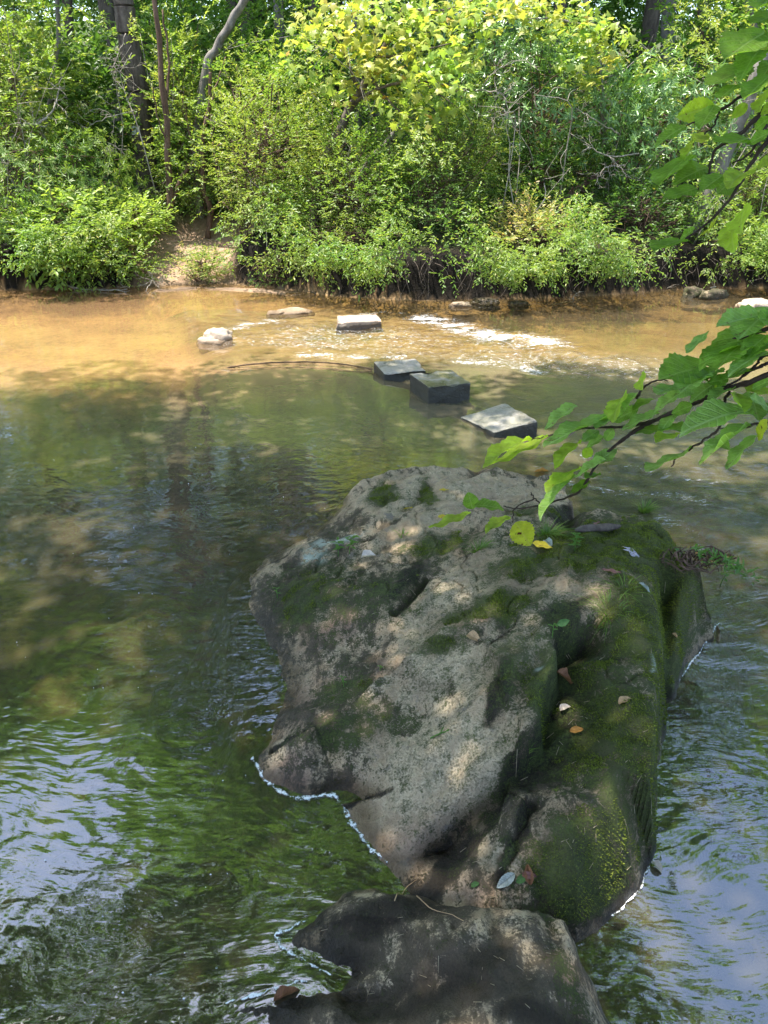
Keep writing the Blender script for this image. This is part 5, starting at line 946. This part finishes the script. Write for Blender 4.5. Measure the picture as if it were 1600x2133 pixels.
mass('woods', 'leafy middle storey of the wood', 64000, (-15, 15, 19, 25), .18, 'forest', 11.5, seed=8)
r = np.random.default_rng(91); mb = MB()
for k in range(120):
    x, y = r.uniform(-8, 8), r.uniform(11.8, 14.6)
    if path_mask(np.array([x]), np.array([y]))[0] > .2 and r.uniform() < .85: continue
    h = r.uniform(.7, 3.0); b = np.array([x, y, gz(x, y)-.03]); d = np.array([r.normal()*.35, r.normal()*.25-.15, 1.]); q = curve([b, b+d*h*.45+r.normal(size=3)*.08, b+d*h*.75+r.normal(size=3)*.12, b+d*h*np.array([1.5, 1.6, .92])+r.normal(size=3)*.25], 12); mb.tube(q, np.linspace(r.uniform(.006, .014), .003, 12), 5)
    for j in range(4):
        i_ = int(r.uniform(4, 11)); e = q[i_]+nrm(r.normal(size=3)+np.array([0, -.3, .2]))*r.uniform(.15, .55); mb.tube(curve([q[i_], (q[i_]+e)/2+r.normal(size=3)*.05, e], 6), np.linspace(.0045, .0016, 6), 4)
tag(mb.build('undergrowth', M['deadwood']), 'tangle of thin bare stems and dead twigs through the thicket', 'undergrowth', kind='stuff')
r = np.random.default_rng(66); mb = MB()
for k in range(260):
    x = r.uniform(-9, 9); y = float(shore(x))+r.uniform(-.02, .30); 
    if path_mask(np.array([x]), np.array([y]))[0] > .2: continue
    z = r.uniform(.25, .62); b = np.array([x, y, z]); d = np.array([r.normal()*.14, -r.uniform(.08, .38), -r.uniform(.15, z+.04)]); q = curve([b, b+d*.35+np.array([r.normal()*.05, -.06, .03]), b+d*.75+r.normal(size=3)*.04, b+d], 10); mb.tube(q, np.linspace(r.uniform(.003, .008), .0014, 10), 4)
tag(mb.build('roots', M['bark']), 'fringe of thin roots hanging down the dark undercut of the far bank', 'roots', kind='stuff')
r = np.random.default_rng(55); k_ = 8200; xx = r.uniform(-9, 9, k_); P = np.stack([xx, shore(xx)+r.uniform(-.45, .45, k_), .36+.24*noise(xx*1.4, 9., 2.)+r.uniform(0, 1, k_)*(.45+1.3*sstep(-.25, .45, noise(xx*.8, 4., 9.)))], -1)
P[:, 1] += -.45*sstep(.25, .6, P[:, 2])+.55*sstep(.8, 1.6, P[:, 2]); P = P[(noise(P[:, 0]*1.3, P[:, 1]*1.6, P[:, 2]*2.2)+1.1*noise(P[:, 0]*.62, 2., 7.) > -.14) & (path_mask(P[:, 0], P[:, 1]) < .3) & (P[:, 2] > .12+.22*noise(P[:, 0]*1.1, 3.3))]
mb = MB(); mb.add(*leaves(T_OVAL, *sprays(r, P, rdir(r, len(P))+np.array([0, -.6, -.1]), T_OVAL, .055, 8, .19*r.uniform(.5, 1.7, len(P)), .8, False, .3))); tag(mb.build('undergrowth', M['laurel']), 'leafy twigs hanging over the dark undercut edge of the far bank', 'undergrowth', kind='stuff')

# ---- taller trees behind and over the stream: they carry the reflections and the shade
r = np.random.default_rng(21)
for k, (x, y, zc, rx, rz) in enumerate([(-11.5,17.5,11,3.2,4.5), (-5.2,24,14,3.4,5), (8.6,23.5,14,3.4,5), (12.5,17,10.5,3.,4.2), (-15,22,14,4,5.5), (2.6,26,15,3.6,5), (-1.6,19.5,12.5,2.4,4.), (3.4,17.2,10.5,2.4,4.2), (16,23,13,4,5)]):
    z0 = gz(x, y); root = empty('tree', (x, y, z0), ['tall tree of the far wood standing behind the left shrubs', 'tall tree of the far wood behind the twin saplings', 'tall tree of the far wood behind the right rhododendron', 'tall tree of the far wood at the right edge', 'tall tree of the far wood beyond the left edge', 'tall tree of the far wood behind the yellow maple', 'tall tree of the far wood left of the maple', 'tall tree of the far wood behind the feathery shrub', 'tall tree of the far wood beyond the right edge'][k], 'tree', 'tall trees of the far wood')
    mb = MB(); C = curve([np.array([x, y, z0-.1]), np.array([x+r.uniform(-.2, .2), y, z0+zc*.4]), np.array([x+r.uniform(-.4, .4), y, zc+rz*.5])], 20); mb.tube(C, np.linspace(.17, .05, 20), 9, rough=.2, seed=k)
    for j in range(9):
        e = np.array([x, y, zc])+rdir(r, 1)[0]*np.array([rx, rx, rz])*.75; b0 = C[int(r.uniform(9, 19))]; mb.tube(curve([b0, (b0+e)/2+r.normal(size=3)*.3, e], 8), np.linspace(.05, .012, 8), 5)
    mb.build('trunk', M['bark'], root); n_ = 7000; nc = 26; cu = rdir(r, nc)*(r.uniform(.2, 1., nc)**.45)[:, None]; P = (np.array([x, y, zc])+cu*np.array([rx, rx*.8, rz]))[r.integers(0, nc, n_//8)]+rdir(r, n_//8)*(r.uniform(.1, 1, n_//8)**.6)[:, None]*1.15
    mb = MB(); mb.add(*leaves(T_OVAL, *sprays(r, P, rdir(r, len(P)), T_OVAL, .2, 8, .45*r.uniform(.6, 1.3, len(P)), .8))); mb.build('crown', M['forest'], root)
HOLES = [(-.21, .79, .10), (-.60, 1.2, .14), (-.60, 1.38, .12), (-.36, 1.55, .14), (.66, 1.16, .11), (.5, .56, .12), (.74, .70, .10), (.9, 1.5, .05), (-.15, 1.62, .10), (.58, .82, .10)]
def tall(label, x, y, zc, rx, rz, n_, L=.26):
    r = np.random.default_rng(int(abs(x)*37+y*11)); z0 = gz(x, y); root = empty('tree', (x, y, z0), label, 'tree', 'tall trees of the far wood'); mb = MB(); C = curve([np.array([x, y, z0-.1]), np.array([x+.2, y, z0+zc*.45]), np.array([x-.2, y+.2, zc+rz*.6])], 24); mb.tube(C, np.linspace(.22, .05, 24), 9, rough=.2, seed=x)
    nc = 34; cu = rdir(r, nc)*(r.uniform(.15, 1., nc)**.4)[:, None]; cc = np.array([x, y, zc])+cu*np.array([rx, rx*.75, rz])
    for e in cc[:14]:
        b0 = C[int(np.clip(24*(e[2]-z0-1.5)/(zc+rz*.6-z0), 6, 22))]; mb.tube(curve([b0, (b0+e)/2+np.array([0, 0, .3]), e], 8), np.linspace(.06, .012, 8), 5)
    mb.build('trunk', M['bark'], root); m_ = n_//8; P = cc[r.integers(0, nc, m_)]+rdir(r, m_)*(r.uniform(.05, 1, m_)**.55)[:, None]*np.array([1.5, 1.3, 1.2]); a, e = P[:, 0]/P[:, 1], P[:, 2]/(P[:, 1]-1.9); keep = np.ones(m_, bool)
    for ha, he, hr in HOLES: keep &= np.hypot(a-ha, (e-he)*.8) > hr*(1+.5*noise(P[:, 0]*.9, P[:, 2]*.9, 2.))
    P = P[keep]; mb = MB(); mb.add(*leaves(T_OVAL, *sprays(r, P, rdir(r, len(P)), T_OVAL, L, 8, L*2.4*r.uniform(.6, 1.3, len(P)), .8))); mb.build('crown', M['forest'], root)
for x, y, zc, rx, rz, q in [(-17.5,15.5,13,3.8,7,'the far left bushes'), (17.5,14.5,13,3.8,7,'the far right bushes'), (-13.5,18.5,14,3.6,7,'the left edge'), (-9.8,19.6,16,3.2,7.5,'the rounded shrub on the left'), (-6.,19,17.5,3.0,8,'the blazed trunk'), (-3.2,20,19,2.8,8,'the long slanting trunk'), (-.2,19.,18,2.8,8,'the maple trunk'), (2.8,20,19,2.9,8,'the zigzag dead twigs'), (5.6,19,17,2.9,7.5,'the big rhododendron'), (8.6,19.5,16,3.0,7.,'the leaning grey trunk'), (12.2,18.8,14.5,3.4,7,'the right edge')]:
    tall('very tall leafy tree rising out of the picture behind '+q, x, y, zc, rx, rz, 8500)
for k, x in enumerate((-18, -12.2, -6.6, -1.4, 4.2, 9.8, 15.6, 21.)):
    tall('towering crown at the back of the wood, '+('behind the far left bushes', 'behind the left edge', 'behind the blazed trunk', 'behind the maple', 'behind the zigzag twigs', 'behind the leaning grey trunk', 'behind the right edge', 'beyond the far right bushes')[k], x, 24.+.8*(k % 2), 22+1.5*(k % 3), 3.7, 8.5, 6500, .34)
def overhang(label, foot, tips, n, L, seed, gaps):
    """a tree of the near bank: its boughs reach out over the stream"""
    r = np.random.default_rng(seed); foot = np.array(foot, float); root = empty('tree', foot, label, 'tree', 'trees of the near bank'); mb = MB(); top = foot+np.array([.4, .8, 9.5]); C = curve([foot-[0, 0, .3], foot+[.1, .1, 4], foot+[.3, .5, 7], top], 24); mb.tube(C, np.linspace(.24, .09, 24), 10, rough=.2, seed=seed); PP = []
    for t_ in tips:
        e = np.array(t_[:3], float); b0 = C[int(r.uniform(11, 22))]; q = curve([b0, b0*.5+e*.5+np.array([0, 0, .7]), e], 14); mb.tube(q, np.linspace(.07, .012, 14), 6); m_ = int(n*t_[4]/8); s = t_[3]; PP.append(e+rdir(r, m_)*(r.uniform(0, 1, m_)**.5)[:, None]*np.array([s, s, s*.5]))
        for j in range(6):
            e2 = e+rdir(r, 1)[0]*np.array([s, s, s*.4])*.8; mb.tube(curve([q[8], (q[8]+e2)/2+r.normal(size=3)*.1, e2], 6), np.linspace(.022, .006, 6), 4)
    mb.build('trunk', M['bark'], root); P = np.concatenate(PP); keep = np.ones(len(P), bool)
    for g, rad in gaps:
        g = np.array(g, float); keep &= np.hypot(P[:, 0]-g[0], P[:, 1]-g[1]) > rad*(1+.35*noise(P[:, 0]*1.5, P[:, 1]*1.5, 3.))
    P = P[keep]; mb = MB(); mb.add(*leaves(T_OVAL, *sprays(r, P, rdir(r, len(P))*np.array([1, 1, .5]), T_OVAL, L, 8, L*2.6*r.uniform(.6, 1.3, len(P)), 1.1))); mb.build('crown', M['forest'], root)
GAPS = []
def grid_tips(x0, x1, y0, y1, z0, z1, st, seed):
    r = np.random.default_rng(seed); out = []
    for x in np.arange(x0, x1, st):
        for y in np.arange(y0, y1, st): out.append((x+r.uniform(-.4, .4), y+r.uniform(-.4, .4), r.uniform(z0, z1), st*.72, r.uniform(.7, 1.3)))
    return [(a, b, c, d, e/len(out)) for a, b, c, d, e in out]
overhang('near bank tree spreading its boughs over the left pool', (-4.2, -2.6, .5), grid_tips(-9, -2.2, -3., 7.4, 7.5, 10, 1.7, 1), 46000, .16, 31, GAPS)
overhang('near bank tree spreading its boughs over the boulder', (-.8, -3.4, .55), grid_tips(-2.4, 2.6, -3., 7.2, 7.2, 9.5, 1.6, 2), 42000, .17, 32, GAPS)
overhang('near bank tree spreading its boughs over the rapid', (4.4, -2.2, .5), grid_tips(2.6, 8.5, -3., 7.0, 7.5, 10, 1.7, 3), 18000, .14, 33, GAPS)
# ------------------------------------------------------------------ light
SUN_DIR = nrm(np.array([-.28, .07, .95]))                    # towards the sun: high, a little left
w = bpy.data.worlds.new('World'); SC.world = w; w.use_nodes = True; nt = w.node_tree
bg = nt.nodes['Background']; sky = nt.nodes.new('ShaderNodeTexSky'); sky.sky_type = 'NISHITA'; sky.sun_disc = False
el = math.asin(SUN_DIR[2]); az = math.atan2(SUN_DIR[0], SUN_DIR[1]); sky.sun_elevation = el; sky.sun_rotation = az
sky.air_density = 1.0; sky.dust_density = 1.6; sky.ozone_density = 1.2
nt.links.new(sky.outputs[0], bg.inputs[0]); bg.inputs[1].default_value = .15
sl = bpy.data.lights.new('sun', 'SUN'); sl.energy = 3.2; sl.angle = math.radians(.5); sl.color = (1., .95, .86)
so = bpy.data.objects.new('sun', sl); COL.objects.link(so); so.rotation_euler = Vector(-SUN_DIR).to_track_quat('-Z', 'Y').to_euler()
SC.view_settings.view_transform = 'Standard'; SC.view_settings.look = 'None'; SC.view_settings.gamma = 1; SC.view_settings.use_curve_mapping = False
SC.view_settings.exposure = 2.08
SC.render.engine = 'CYCLES'; cy = SC.cycles
cy.max_bounces = 7; cy.diffuse_bounces = 3; cy.glossy_bounces = 3; cy.transmission_bounces = 3; cy.transparent_max_bounces = 8
cy.caustics_reflective = False; cy.caustics_refractive = False; cy.sample_clamp_indirect = 6
cy.use_denoising = True
try: cy.denoiser = 'OPENIMAGEDENOISE'; cy.denoising_input_passes = 'RGB_ALBEDO_NORMAL'; cy.denoising_prefilter = 'ACCURATE'
except Exception: pass
